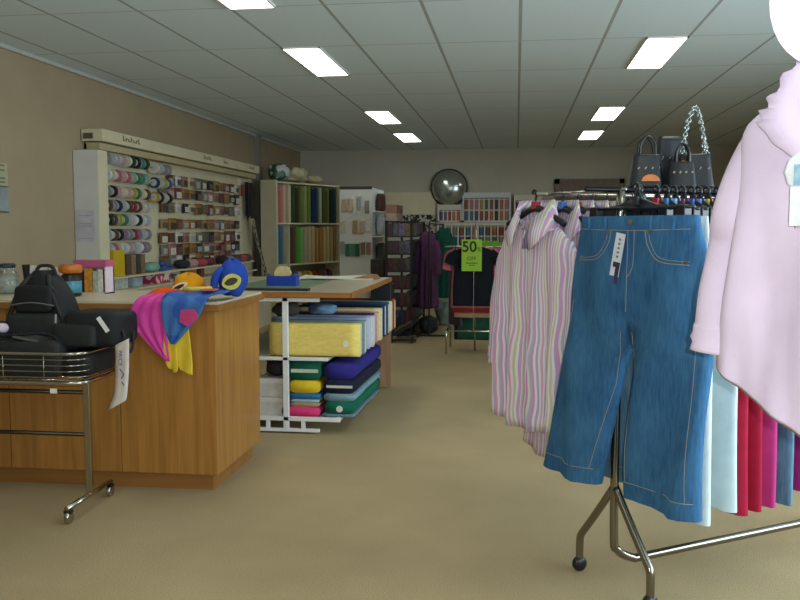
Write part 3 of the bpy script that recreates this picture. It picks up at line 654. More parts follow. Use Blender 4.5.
for i, (x, z, nm, c) in enumerate(cards):
    row = ('top', 'middle', 'bottom')[0 if z > 1.6 else 1 if z > 1.3 else 2]
    q = thing('hanging_bead_packet', f'{nm} bead packet hanging in the {row} row of the pegboard', 'bead packet', (-2.22 + x, 11.985, z), 0, 'bead packets on the pegboard')
    MB().box(-.032, .032, -.012, 0, -.13, .07).build('packet', mat(c, .35, 0, .45, 70), q, bevel=.003)
    MB().tube([(0, .012, .06), (0, -.045, .058), (0, -.047, .068)], .003, 5).build('hook', chrome(), q); MB().box(-.03, .03, -.014, -.012, .045, .07).build('header_tag', mat('#dddbd2', .5), q)
for i, (z, h, c, nm) in enumerate(((1.6, .26, '#4a3730', 'dark brown'), (1.25, .3, '#c3c6c9', 'white'), (.85, .3, '#5d5a50', 'olive grey'))):
    g = MB(); g.ellipsoid((-2.22 + .275, 12.45, z + h / 2 + .002), (.05, .2, h / 2), 16, 10, .5); tag(g.build('folded_garment', cloth(c), smooth=True), f'{nm} folded goods on the {("top","middle","lowest")[i]} side ledge of the pegboard stand', 'folded goods')
tag(MB().box(-1.98, -1.80, 11.72, 11.92, .0, .94).build('storage_carton', mat('#3b3029', .7, 0, .3, 12), bevel=.006), 'tall dark carton standing beside the pegboard stand', 'carton')

# ------------------------------------------------------------------ cutting table with fabric shelves
M_TOP = mat('#b7ad92', .3, 0, .05, 6, name='pale_laminate'); M_EDGE = wood('#8a5a28', '#a8733a', 'X', 8, .4, 'table_edge_oak')
t = thing('cutting_table', 'fabric cutting table with wooden edge and white shelved frame', 'cutting table', (-1.75, 6.4, 0))
tx0, tx1, ty0, ty1 = -.75, .69, -.9, .87
MB().box(tx0, tx1, ty0, ty1, .915, .945).build('tabletop', M_TOP, t)
g = MB(); g.box(tx0, tx1 + .012, ty0 - .018, ty0, .91, .947); g.box(tx1, tx1 + .018, ty0 - .018, ty1, .91, .947); g.build('edge_band', M_EDGE, t, bevel=.004)
wm = white_metal()
fx0, fx1 = -.3, .52
for y in (-.88, .82):
    for x in (-.0, ) if y > 0 else (.245,): MB().box(x - .018, x + .018, y, y + .03, .03, .905).build('post', wm, t, bevel=.002)
    MB().box(fx0, .475, y, y + .03, .88, .905).build('top_bar', wm, t, bevel=.002)
    MB().box(fx0, .53, y - .0, y + .028, .49, .512).build('shelf_bar', wm, t, bevel=.002)
    MB().box(fx0, .61, y - .0, y + .028, .085, .112).build('base_bar', wm, t, bevel=.002)
    MB().box(fx0, .47, y - .0, y + .028, .012, .034).build('foot_bar', wm, t, bevel=.002)
    for x in (.12, .245, .36): MB().box(x - .012, x + .012, y + .002, y + .026, .034, .085).build('spacer', wm, t)
MB().box(.58, .605, -.85, .84, .085, .112).build('base_rail', wm, t)
MB().box(fx0, .53, -.85, .85, .49, .508).build('middle_shelf', mat('#c9c6b8', .5), t); MB().box(fx0, .60, -.85, .85, .088, .108).build('lower_shelf', mat('#bdb9aa', .5), t)
MB().box(.55, .7, .82, .86, .02, .9).build('end_panel', wood('#8d6a4a', '#a37c58', 'Z', 6, .6, 'pale_end_wood'), t)
TT = .946
# on the table
t = thing('tape_dispenser', 'blue weighted tape dispenser with a clear roll on the cutting table', 'tape dispenser', (-1.66, 6.05, TT), -.05)
TB = mat('#1f3f9a', .35, 0, .05, 10)
g = MB(); g.prism([(-.11, 0), (.11, 0), (.11, .085), (.07, .085), (.05, .03), (-.04, .03), (-.06, .075), (-.1, .08), (-.11, .06)], -.04, .04); g.build('body', TB, t, bevel=.004)
g = MB(); g.box(-.11, .11, -.042, -.036, 0, .075); g.build('side_plate', TB, t, bevel=.002)
g = MB(); g.lathe([(.03, -.012), (.062, -.012), (.062, .012), (.03, .012), (.03, -.012)], (.0, 0, .085), 24, 'Y'); g.build('tape_roll', mat('#cdbd86', .25), t, smooth=False)
MB().box(-.115, -.1, -.012, .012, .075, .09).build('cutter', chrome(), t)
tag(MB().box(-2.1, -1.37, 5.6, 5.68, TT, TT + .014).build('metre_rule', mat('#171717', .5), bevel=.002), 'black flat rule along the front edge of the cutting table', 'ruler')
tag(MB().box(-2.0, -1.45, 5.72, 6.75, TT, TT + .004).build('cutting_mat', mat('#5d7a5c', .6, 0, .08, 10)), 'green cutting mat on the table under the tape dispenser', 'cutting mat')
g = MB(); g.loft([[(x, 6.85 + .25 * v + .02 * math.sin(x * 9), TT + .003 + .022 * v + .008 * math.sin(7 * x + 3 * v)) for v in (0, .5, 1)] for x in [-1.75 + .06 * k for k in range(11)]], closed=False); tag(g.build('pattern_paper', mat('#d2cfc0', .8, 0, .05, 10), solid=.002), 'loose white pattern paper at the back of the cutting table', 'paper')
g = MB(); g.prism([(-1.33, TT + .004), (-1.10, TT + .004), (-1.12, TT + .035), (-1.18, TT + .045)], 6.95, 7.0); tag(g.build('card_offcut', mat('#8c6844', .8)), 'brown folded card offcut at the back corner of the cutting table', 'card')
# bolts standing on edge on the middle shelf (their long sides face the front)
SB = [('butter yellow', '#e8d070', .61, .222), ('grey-teal', '#6f8486', .64, .232), ('light blue', '#8ba3bd', .655, .236), ('pale lilac', '#a9aabf', .66, .23), ('white and blue', '#b5bccc', .665, .225), ('dark purple', '#3a3050', .67, .232), ('dusty pink', '#c08a86', .665, .23), ('pale cream', '#d0c08c', .665, .248), ('black', '#17191c', .66, .252), ('navy', '#22345c', .66, .256), ('petrol blue', '#2a5068', .655, .258), ('teal', '#2c6470', .65, .255), ('off-white', '#cfc8a8', .66, .25), ('red-brown', '#9a4426', .65, .262)]
sprot = None
for i, (nm, col, ln, h) in enumerate(SB):
    y = 5.562 + i * .120 + .045; lab = f'{nm} fabric bolt on edge, {ORD[i]} from the front of the middle shelf'
    ln_ = ln
    p = (-1.015 - ln_ / 2 + .012 * math.sin(i * 2.1), y, .513)
    if sprot is None:
        sprot = thing('fabric_bolt', lab, 'fabric bolt', p, 0, 'fabric bolts on edge under the cutting table')
        g = MB(); g.loft([[(x, .045 * math.copysign(abs(math.cos(a)) ** .35, math.cos(a)) * (1 + .05 * math.sin(x * 14 + a)), .5 + .5 * math.copysign(abs(math.sin(a)) ** .35, math.sin(a))) for a in [2 * PI * k / 20 for k in range(20)]] for x in [-.5 + k / 10 for k in range(11)]], True, True)
        g.build('cloth_roll', cloth(col, .08), sprot, smooth=True)
        MB().box(-.506, .504, -.02, .02, .06, .94).build('card_core', mat('#cfc7ad', .8), sprot)
        g = MB(); g.lathe([(0, -.0), (.032, 0), (.032, .003), (0, .003)], (0, 0, 0), 16, 'Y'); s_ = g.build('price_sticker', mat('#e2ded2', .5), sprot, loc=(.35, -.0495, .4)); s_.scale = (1, 1, 3)
        sprot.scale = (ln_, 1, h)
    else: 
        dup(sprot, p, label=lab, mats={'cloth_roll': cloth(col, .08)}, scale=(ln_, .95, h))
for o in [o for o in list(bpy.data.objects) if o.name.startswith('price_sticker') and o.parent and o.parent != sprot]: bpy.data.objects.remove(o)
# folded lengths lying flat on the lower shelf, their ends towards the front
def flat_bolt(x, w, z, h, y0, ln, nm, col, stack, band=None, rz=0):
    t = thing('flat_fabric', f'{nm} folded fabric length in the {stack}', 'fabric bolt', (x, y0, z), rz, 'flat fabric lengths on the lower shelf')
    g = MB(); g.loft([[(w / 2 * math.copysign(abs(math.cos(a)) ** .45, math.cos(a)) * (1 + .03 * math.sin(y * 11)), y, h / 2 + h / 2 * math.copysign(abs(math.sin(a)) ** .55, math.sin(a))) for a in [2 * PI * k / 20 for k in range(20)]] for y in [ln * k / 8 for k in range(9)]], True, True)
    g.build('cloth_roll', cloth(col, .12), t, smooth=True)
    if band == 'strip': MB().box(-w * .42, w * .42, -.004, .0, h * .4, h * .58).build('label_strip', mat('#c9cdb8', .6), t)
    if band == 'dot': 
        g = MB(); g.lathe([(0, -.004), (.022, -.004), (.022, 0)], (0, 0, h * .4), 14, 'Y'); g.build('price_sticker', mat('#d8d6ca', .6), t)
    return t
LS = 'left stack under the white post'; RS = 'right stack on the lower shelf'
z = .109
for nm, col, h, w, band in (('hot pink', '#d23a70', .066, .26, None), ('tan', '#b08c66', .026, .2, None), ('pale blue', '#9fb4bf', .022, .19, None), ('mid blue', '#2f6a94', .04, .21, None), ('bright yellow', '#d6b52a', .085, .21, None), ('dark green', '#15573f', .13, .22, 'strip')):
    flat_bolt(-1.385 - (.03 if nm == 'hot pink' else 0), w, z, h, 5.56, .8, nm, col, LS, band); z += h + .001
z = .109
for nm, col, h, w, band in (('slate', '#6c7f8c', .022, .22, None), ('bottle green', '#14604a', .085, .2, 'dot'), ('grey-blue', '#74949c', .05, .21, None), ('midnight navy', '#1d2034', .095, .21, 'strip'), ('violet', '#2f2a78', .105, .21, None)):
    flat_bolt(-1.15 + (.0 if h > .03 else -.01), w, z, h, 5.56, 1.0, nm, col, RS, band, -.02); z += h + .001
# left of the post: white boxes, and dark bag on top
for i, z in enumerate((.109, .236)): 
    t = thing('shoe_box', 'plain white carton on the lower shelf, ' + ('bottom of two' if i == 0 else 'upper of two'), 'box', (-1.61, 5.68, z), 0, 'white cartons beside the fabric stacks')
    MB().box(-.1, .1, -.12, .15, 0, .1).build('body', mat('#cbc9c0', .7), t); MB().box(-.104, .104, -.124, .154, .09, .124).build('lid', mat('#d5d3ca', .7), t)
lump((-1.6, 5.72, .361 + .06), (.09, .11, .06), mat('#2c2830', .7, 0, .4, 20), 'cloth_bag', 'small dark patterned bag on top of the white cartons', 'bag', 4, amp=.1)
g = MB(); g.tube(smooth_path([(-1.64, 5.66, .44), (-1.66, 5.62, .475), (-1.62, 5.6, .485), (-1.57, 5.62, .46)], 5), .006, 6); q = g.build('bag_handle', black_plastic(), None, smooth=True); q.parent = bpy.data.objects['cloth_bag']; q.matrix_parent_inverse = Matrix.Translation(-Vector((-1.6, 5.72, .421)))
lump((-1.4, 6.2, .77), (.1, .12, .035), cloth('#7896ae'), 'fabric_scrap', 'light blue fabric scrap lying on top of the bolts', 'fabric scrap', 6)
lump((-1.62, 6.0, .785), (.09, .14, .045), cloth('#4a4238'), 'fabric_scrap', 'dark brown fabric scrap behind the white post', 'fabric scrap', 9)
tag(MB().box(-1.19, -1.02, 7.05, 7.25, .76, .9).build('storage_tin', black_plastic(), bevel=.004), 'black box under the far corner of the cutting table', 'box')

# ------------------------------------------------------------------ back wall: mirror, cream panel, button-tube racks
t = thing('convex_mirror', 'round convex security mirror high on the back wall', 'mirror', (-1.165, YB, 2.065))
MB().lathe([(.02, -.06), (.30, -.06), (.325, -.075), (.325, -.10), (.305, -.11), (.30, -.1)], n=40, axis='Y').build('rim', mat('#26261f', .5), t, smooth=True)
MB().lathe([(.305 * math.sin(a), -.095 - .62 * (math.cos(a * .5) - math.cos(PI / 4))) for a in [PI / 2 * (1 - k / 12) for k in range(13)]], n=40, axis='Y').build('dome', mat('#b4bab4', .2, .75, 0, 5, name='mirror_glass'), t, smooth=True)
MB().box(-.05, .05, -.06, 0, -.06, .06).build('bracket', black_plastic(), t)
tag(MB().box(-2.3, -1.4, YB - .04, YB - .005, 1.60, 1.99).build('wall_panel', M_CREAM, bevel=.003), 'plain cream board on the back wall left of the mirror', 'board')
tag(MB().box(-2.3, -1.4, YB - .06, YB - .005, 1.26, 1.595).build('mounted_print', spotted('#2b2a28', '#b9b5a4', 24, 'black_white_print', .5)), 'black and white patterned strip below the cream wall board', 'board')
TC = {'red': '#96352f', 'orange': '#b0602c', 'blue': '#3d5c86', 'navy': '#28304c', 'black': '#1c1d1f', 'brown': '#5c4230', 'green': '#3f6a48', 'pink': '#b0707a', 'white': '#cfccc0', 'teal': '#3d7072', 'gold': '#a58438', 'grey': '#77786f', 'rust': '#8a4a34', 'purple': '#5a4470'}
tn = list(TC); tprot = None
def tube(x, z, h, col, lab):
    global tprot
    p = (x, YB - .11, z)
    if tprot is None:
        tprot = thing('button_tube', lab, 'button tube', p, 0, 'tubes of buttons in the back wall racks')
        MB().lathe([(0, .0), (.042, .0), (.042, 1), (0, 1)], n=10).build('contents', mat(TC[col], .35, 0, .35, 40), tprot); MB().lathe([(.044, .94), (.044, 1.02), (0, 1.02)], n=10).build('cap', mat('#d3d0c4', .5), tprot); tprot.scale = (1, 1, h)
    else: dup(tprot, p, label=lab, mats={'contents': mat(TC[col], .35, 0, .35, 40)}, scale=(1, 1, h))
def tube_rack(x0, x1, z0, z1, cols, nrow, header, label, place, seed):
    t = thing('tube_rack', label, 'rack', ((x0 + x1) / 2, YB - .1, z0)); w = (x1 - x0) / 2; H = z1 - z0
    fm = mat('#cfc9b4' if header == 'cream' else '#c7cdcb', .5)
    MB().box(-w, w, .06, .09, 0, H).build('back_board', mat('#9a9384', .7), t)
    for x in (-w, w - .03): MB().box(x, x + .03, -.06, .06, 0, H).build('side', fm, t)
    hh = .09 if nrow < 3 else .05
    MB().box(-w, w, -.065, .06, H - hh, H).build('header', fm, t); MB().box(-w, w, -.06, .06, 0, .025).build('base', fm, t)
    pitch = (2 * w - .06) / cols; q = random.Random(seed)
    for i in range(1, cols): MB().box(-w + .03 + i * pitch - .012, -w + .03 + i * pitch + .012, -.062, -.045, .025, H - hh).build('bar', mat('#cfcbbd', .5), t)
    rp = (H - hh - .03) / nrow
    for r_ in range(1, nrow): MB().box(-w + .03, w - .03, -.045, .06, .025 + r_ * rp - .006, .025 + r_ * rp).build('ledge', fm, t)
    for r_ in range(nrow):
        for i in range(cols):
            col = tn[q.randrange(len(tn))]
            tube((x0 + x1) / 2 - w + .03 + (i + .5) * pitch, z0 + .0255 + r_ * rp, rp * .9, col, f'{col} button tube, column {ORD[i]} from left, {ORD[nrow-1-r_]} row down in the {place}')
tube_rack(-.93, -.10, 1.47, 1.975, 9, 2, 'white', 'white-framed rack of button tubes right of the mirror', 'white-framed rack', 1)
tube_rack(-1.36, -.94, 1.47, 1.77, 5, 1, 'cream', 'low cream rack of button tubes under the mirror', 'low cream rack', 2)
tube_rack(-1.37, -.06, .38, 1.46, 11, 6, 'cream', 'tall cream lattice rack of button tubes behind the sale rack', 'tall lattice rack', 3)
tube_rack(-.07 + .02, .42, 1.62, 1.93, 6, 1, 'cream', 'cream-topped rack of tubes beside the striped blouse collar', 'cream-topped right rack', 4)
tube_rack(-.05, .42, .38, 1.60, 4, 6, 'cream', 'tall narrow rack of tubes partly behind the striped blouses', 'narrow right rack', 5)
tag(MB().box(-1.4, .45, YB - .25, YB - .005, 0, .33).build('plinth_cabinet', mat('#b9b5a5', .6), bevel=.005), 'low pale plinth cabinet under the tube racks at the back wall', 'cabinet')
tag(MB().box(-1.4, .45, YB - .22, YB - .005, .331, .378).build('plinth_shelf', mat('#2b2722', .7)), 'dark shelf board between the plinth and the tube racks', 'shelf')

# ------------------------------------------------------------------ dark packet stand, robe and coat in the middle distance
t = thing('packet_stand', 'dark wire stand of pattern packets beyond the cutting table', 'display stand', (-1.47, 11.6, 0))
dk = mat('#22201f', .5, .3)
for x in (-.16, .16): 
    for y in (-.75, .75): MB().box(x - .015, x + .015, y - .015, y + .015, .0, 1.46).build('upright', dk, t)
for z in (.16, .38, .60, .82, 1.04, 1.26, 1.45): MB().box(-.17, .17, -.76, .76, z - .012, z).build('shelf', dk, t)
MB().box(-.17, .17, -.78, .78, .0, .06).build('base', dk, t)
KP = {'plum': '#4a2c3c', 'navy': '#232a44', 'teal': '#27474a', 'grey': '#55545a', 'dark red': '#57242a', 'green': '#2c4234', 'lilac': '#6c5c78', 'brown': '#453529', 'slate': '#3c4450', 'ochre': '#7a6434'}
kn = list(KP); q = random.Random(12)
for r_, z in enumerate((1.26, 1.04, .82, .60, .38, .16)):
    for i in range(4):
        col = kn[(i * 3 + r_ * 7) % 10]
        x = -1.47 - .12 + i * .08
        tag(MB().box(x - .037, x + .037, 10.86, 10.9, z + .001, z + .165).build('pattern_packet', mat(KP[col], .5, 0, .5, 40), bevel=.003), f'{col} pattern packet at the stand end, {ORD[i]} from left, {("top","second","third","fourth","fifth","lowest")[r_]} shelf', 'packet', 'pattern packets on the dark stand')
    for i in range(7):
        col = kn[(i * 7 + r_ * 3 + 2) % 10]; y = 11.05 + i * .19
        tag(MB().box(-1.47 + .08, -1.47 + .158, y - .08, y + .08, z + .001, z + .17).build('pattern_packet', mat(KP[col], .5, 0, .5, 40), bevel=.003), f'{col} pattern packet facing the aisle, {ORD[i]} along, {("top","second","third","fourth","fifth","lowest")[r_]} shelf', 'packet', 'pattern packets on the dark stand')
for k, (y, z, nm, c) in enumerate(((10.88, 1.451, 'pale pinkish', '#a88c7c'), (10.88, 1.556, 'terracotta', '#8c6250'), (11.2, 1.451, 'dusky', '#9a8072'), (11.2, 1.556, 'brown', '#77594c'))):
    tag(MB().box(-1.64, -1.50, y, y + .28, z, z + .103).build('stacked_carton', mat(c, .7, 0, .25, 20), bevel=.004), f'{nm} carton on top of the dark packet stand, {("front stack, lower","front stack, upper","rear stack, lower","rear stack, upper")[k]}', 'carton', 'cartons on the dark packet stand')

# ------------------------------------------------------------------ garments
def hang_body(g, hw, L_, depth, seed, fold=.012, nk=6, hem_curve=.03, shoulder=.10, neck=.075, flare=1.1, n=48, open_v=0, z_top=0):
    """torso of a hung garment: rings from neck to hem; returns rings"""
    ph = seed * 1.7; rings = []; zs = []
    steps = 22
    for i in range(steps + 1):
        u = i / steps
        if u < .12: z = -shoulder * (u / .12); w = neck + (hw - neck) * math.sin(PI / 2 * (u / .12)) ** .9; d = depth * (.35 + .65 * u / .12)
        else:
            uu = (u - .12) / .88; z = -shoulder - (L_ - shoulder) * uu; w = hw * (1 + (flare - 1) * uu - .04 * math.sin(PI * min(1, uu * 1.6))); d = depth * (1 + .25 * uu)
        row = []
        for k in range(n):
            a = 2 * PI * k / n; ca, sa = math.cos(a), math.sin(a)
            x = w * math.copysign(abs(ca) ** .75, ca)
            fo = fold * min(1, max(0, (u - .1) * 1.8)) * (math.sin(nk * x / hw * 1.7 + ph + 1.2 * u) + .5 * math.sin(nk * 1.9 * x / hw + ph * 2 - u))
            y = d * math.copysign(abs(sa) ** .8, sa) + fo
            zz_ = z + (hem_curve * (x / (hw * flare)) ** 2 * max(0, (u - .6) / .4) if u > .6 else 0)
            row.append(Vector((x, y, zz_ + z_top)))
        rings.append(row)
    return rings
def sleeve(g, pts, r0, r1, flat=.55, n=14, seed=0):
    P = smooth_path(pts, 6); rings = []
    for i, p in enumerate(P):
        u = i / (len(P) - 1); tgt = (P[min(i + 1, len(P) - 1)] - P[max(i - 1, 0)]).normalized()
        yv = Vector((0, 1, 0)); xv = tgt.cross(yv).normalized(); yv = xv.cross(tgt).normalized()
        r = r0 + (r1 - r0) * u
        rings.append([p + xv * (r * math.cos(a) * (1 + .05 * math.sin(9 * u + 3 * a + seed) + .07 * math.sin(17 * u - 2 * a + 2 * seed) * math.sin(PI * u))) + yv * (r * flat * math.sin(a)) for a in [2 * PI * k / n for k in range(n)]])
    g.loft(rings, cap0=True)
    return rings
def hanger(label, loc, rz, marker, grp, w=.2, clip=False, mcol='blue', rail=1.5):
    t = thing('clothes_hanger', label, 'hanger', loc, rz, grp)
    bp = black_plastic()
    MB().tube(smooth_path([(0, 0, -.05), (0, 0, -.012), (.006, 0, .004), (0, 0, .02), (-.016, 0, .022), (-.02, 0, .006)], 4), .005, 6).build('hook', bp, t, smooth=True)
    g = MB()
    if clip: g.prism([(-w * .8, -.066), (w * .8, -.066), (w * .35, -.05), (.02, -.03), (.008, -.005), (-.008, -.005), (-.02, -.03), (-w * .35, -.05)], -.004, .004)
    if clip: g.tube([(-w, 0, -.062), (w, 0, -.062)], .007, 6)
    else: g.tube(smooth_path([(-w, 0, -.115), (-w * .6, 0, -.085), (0, 0, -.05), (w * .6, 0, -.085), (w, 0, -.115)], 4), .014, 8)
    g.build('arms', bp, t, smooth=True)
    if clip:
        for s in (-1, 1): MB().box(s * w * .82 - .02, s * w * .82 + .02, -.018, .018, -.115, -.055).build('clip', bp, t, bevel=.004)
    MB().box(-.014, .014, -.014, .014, -.054, -.022).build('size_marker', mat(marker, .4), t, bevel=.003)
    return t

P = Vector((.375, 3.25, 0)); cd = Vector((.6, -.8, 0)); rd = Vector((.835, .55, 0)).normalized()
RZ = math.atan2(cd.y, cd.x)
def rp(r, c, z=0): 
    v = P + rd * r + cd * c; return Vector((v.x, v.y, z))
RAIL = 1.5
t = thing('garment_rack', 'chrome double-rail garment rack on castors holding jeans and blouses', 'garment rack', rp(0, 0), math.atan2(-rd.x, rd.y))
# local frame: x = cd, y = rd
cw = chrome(); LEN = 1.35
MB().tube(smooth_path([(0, 0, RAIL), (0, 0, .9), (0, 0, .25), (0, .02, .15), (0, .1, .105)], 5) + [(0, LEN - .1, .105)] + smooth_path([(0, LEN - .1, .105), (0, LEN - .02, .15), (0, LEN, .25), (0, LEN, RAIL)], 5)[1:], .016, 12).build('frame', mat('#8a857a', .22, 1, .03, 5, name='brushed_chrome'), t, smooth=True)
for y in (0, LEN):
    for s in (-1, 1):
        MB().tube(smooth_path([(0, y, .40), (s * .10, y, .27), (s * .185, y, .165)], 4)[:-1] + smooth_path([(s * .185, y, .165), (s * .20, y, .14), (s * .203, y, .1), (s * .203, y, .05)], 4), .015, 10).build('foot', mat('#8a857a', .22, 1, .03, 5, name='brushed_chrome'), t, smooth=True)
        c = MB().lathe([(0, -.014), (.026, -.014), (.03, -.008), (.03, .008), (.026, .014), (0, .014)], (s * .203, y, .03), 16, 'X').build('caster', black_plastic(), t, smooth=True)
MB().tube([(-.47, 0, RAIL), (.03, 0, RAIL)], .007, 10).build('cross_bar', cw, t, smooth=True)
MB().tube([(-.47, LEN, RAIL), (.03, LEN, RAIL)], .007, 10).build('cross_bar', cw, t, smooth=True)
MB().tube([(0, -.16, RAIL), (0, LEN, RAIL)], .009, 10).build('rail', mat('#2b2b2d', .35, .8), t, smooth=True)
MB().tube([(-.45, -.06, RAIL), (-.45, LEN + .02, RAIL)], .009, 10).build('rail', cw, t, smooth=True)

DEN = denim('#28527a', '#487ba2', 'mid_blue_denim'); DEN2 = denim('#41687f', '#6f97ae', 'light_blue_denim')
def pants(label, loc, rz, m, Wt, Wh, legw, Ln, crotch, depth, legx, group=None, cat='jeans', name='jeans', stitched=True, fold=.008, seed=0, top=-.085, hem_d=None, tagcard=False, stm=None, xoff=0):
    t = thing(name, label, cat, loc, rz, group)
    Nn = 40; g = MB(); rings = []; h = Nn // 2
    def ring(W, Dp, z, ph):
        out = []
        for k in range(Nn):
            a = 2 * PI * k / Nn; s_, c_ = math.sin(a), math.cos(a)
            x = W * math.copysign(abs(s_) ** .7, s_); y = -Dp * math.copysign(abs(c_) ** .8, c_)
            y += fold * ph * math.sin(x / Wh * 7 + seed) + (.004 * (1 - ph) * math.sin(x * 130) if stitched else 0)
            out.append(Vector((x, y, z)))
        return out
    for i in range(9):
        u = i / 8; rings.append(ring(Wt + (Wh - Wt) * math.sin(u * PI / 2) ** 1.0, depth * (.8 + .2 * u), top - crotch * u, u))
    g.loft(rings)
    cap = [p + Vector((0, 0, -.012)) for p in rings[0]]
    inner = [Vector((p.x * .9, p.y * .7, p.z)) for p in cap]
    g.loft([rings[0], [Vector((p.x * .95, p.y * .85, p.z + .0)) for p in rings[0]], inner]); g.add(inner, [tuple(range(Nn))])
    last = rings[-1]
    for s in (1, -1):
        half = [last[(k if s == 1 else (Nn - k) % Nn)] for k in range(h + 1)]
        b, f_ = half[-1], half[0]
        br = [b.lerp(f_, q / 4) for q in (1, 2, 3)]
        R0 = half + br; lr = [R0]
        for i in range(1, 15):
            u = i / 14; z = top - crotch - (Ln - crotch) * u; row = []
            sm = min(1, u * 3.2); sm = sm * sm * (3 - 2 * sm)
            for j in range(len(R0)):
                if j <= h: th = PI + .35 + (2 * PI - .7) * j / h
                else: th = 3 * PI - .35 + .7 * (j - h) / 4
                lw = legw[0] + (legw[1] - legw[0]) * u; dd = depth + ((hem_d or depth) - depth) * u
                x = legx[0] + (legx[1] - legx[0]) * u + lw * math.copysign(abs(math.cos(th)) ** .75, math.cos(th)); y = dd * math.copysign(abs(math.sin(th)) ** .8, math.sin(th))
                y += fold * 1.4 * (math.sin(7 * (x / Wh) + seed + 2 * u + s) + .4 * math.sin(15 * (x / Wh) - seed + 3 * u)) * (0.4 + .7 * u)
                tgt = Vector((x * s + xoff * u, y, z)); base = Vector((R0[j].x, R0[j].y, z)); row.append(base.lerp(tgt, sm))
            lr.append(row)
        g.loft(lr if s == 1 else [r_[::-1] for r_ in lr])
    o = g.build('denim' if cat == 'jeans' else 'cloth', m, t, smooth=True)
    bv = BVHTree.FromPolygons([Vector(v.co) for v in o.data.vertices], [tuple(p_.vertices) for p_ in o.data.polygons])
    def on(pts, off=.002, n=6):
        out = []
        for x, z in [(p_[0], p_[2]) for p_ in smooth_path([(a_, 0, b_) for a_, b_ in pts], n)]:
            hit = bv.ray_cast(Vector((x, -.5, z)), Vector((0, 1, 0)))
            if hit[0] is not None: out.append(hit[0] + Vector((0, -off, 0)))
        return out
    if stitched:
        sm_ = stm or mat('#8d8f84', .8)
        g = MB()
        def st(pts, r=.0016, n=6):
            q_ = on(pts, .0012, n)
            if len(q_) > 1: g.tube(q_, r, 4)
        T = top
        st([(-Wt * .95, T - .045), (0, T - .05), (Wt * .95, T - .045)], n=10)
        for s in (-1, 1): st([(s * Wt * .30, T - .05), (s * Wt * .35, T - .1), (s * Wt * .55, T - .15), (s * Wt * .98, T - .16)], .0018)
        for s in (-1, 1): st([(s * Wt * .36, T - .05), (s * Wt * .41, T - .095), (s * Wt * .58, T - .14), (s * Wt * .98, T - .15)], .0014)
        st([(.03, T - .05), (.03, T - .15), (.018, T - .19), (0, T - .21)]); st([(0.0, T - .05), (0, T - crotch * .97)], .0014)
        zb = T - Ln + .06
        for s in (-1, 1):
            cx = legx[1] * s + xoff; st([(cx - legw[1] * .97, zb), (cx, zb), (cx + legw[1] * .97, zb)], n=8)
            st([(s * (Wh * .9), T - crotch * .9), (s * (legx[1] + legw[1] * .86) + xoff, zb)], .0014, 10)
            st([(s * .025, T - crotch - .06), (s * (legx[1] - legw[1] * .88) + xoff, zb)], .0014, 10)
        g.build('stitching', sm_, t)
        for pt in ((0.012, T - .022), (-Wt * .36, T - .056), (Wt * .36, T - .056), (-Wt * .93, T - .15), (Wt * .93, T - .15)):
            hp = on([pt, (pt[0] + .001, pt[1])], 0, 1)
            if hp: MB().lathe([(.0, -.004), (.007 if pt[0] != .012 else .011, -.003), (.007 if pt[0] != .012 else .011, .002)], hp[0], 10, 'Y').build('button' if pt[0] == .012 else 'rivet', mat('#b9b2a2', .3, 1), t)
        for x in (-.75, -.4, .4, .75):
            hp = on([(Wt * x, T - .004), (Wt * x, T - .05)], .004, 2)
            if len(hp) > 1: MB().tube(hp, .006, 4).build('belt_loop', m, t)
    if tagcard:
        hp = on([(-.02, top - .06), (-.019, top - .06)], .012, 1)[0]
        q = MB(); q.box(-.022, .022, -.001, .001, -.15, 0); w = q.build('swing_tag', mat('#d9dce6', .5), t, loc=hp); w.rotation_euler = (-.05, .16, 0)
        q = MB(); q.box(.002, .021, -.0018, -.0011, -.15, -.1); q.box(-.012, .006, -.0018, -.0011, -.118, -.1); q.box(.006, .021, -.0018, -.0011, -.175, -.15); q.build('tag_print', mat('#3c2f4c', .6, 0, .5, 120), w)
        q = MB()
        for k in range(5): q.box(-.004, .006, -.0016, -.0011, -.085 + k * .015, -.078 + k * .015)
        q.build('tag_text', mat('#6a6c7c', .6), w)
    return t
jg = 'jeans hung at the near end of the garment rack'
pants('wide-leg mid blue jeans with a white swing tag hung facing the aisle', rp(-.075, .165, RAIL - .012), RZ, DEN, .27, .325, (.155, .158), .985, .34, .05, (.18, .235), jg, tagcard=True, fold=.015, seed=.5, xoff=-.08)
hanger('black clip hanger holding the tagged blue jeans', rp(-.075, .165, RAIL - .008), RZ, '#2a2c30', 'hangers on the garment rack', .25, True)
pants('lighter blue jeans mostly hidden right behind the tagged pair', rp(.075, .02, RAIL - .012), RZ, DEN2, .21, .24, (.13, .14), 1.0, .34, .03, (.12, .135), jg, fold=.004, seed=2)
hanger('black clip hanger holding the hidden lighter jeans', rp(.075, .02, RAIL - .008), RZ, '#2a2c30', 'hangers on the garment rack', .2, True)
for k, (r_, nm, c, ln, c0, m_) in enumerate(((.16, 'pale blue-white trousers', '#cfe0e2', 1.09, .10, None), (.285, 'second pale blue-white trousers', '#c6d8da', 1.06, .10, None), (.36, 'dark red trousers', '#a8203c', 1.09, .08, None), (.415, 'crimson trousers', '#a01a38', 1.08, .09, None), (.50, 'magenta trousers', '#bc3a80', 1.08, .08, None), (.58, 'faded denim trousers', None, 1.08, .09, DEN2), (.70, 'second magenta trousers', '#a82a74', 1.05, .06, None))):
    pants(nm + ' hung on the front rail behind the pink blouse', rp(r_, c0 - .0, RAIL - .012), RZ, m_ or cloth(c, .06), .15, .17, (.09, .1), ln, .28, .024, (.09, .1), 'trousers along the front rail', 'trousers', 'trousers', stitched=False, fold=.004, seed=k)
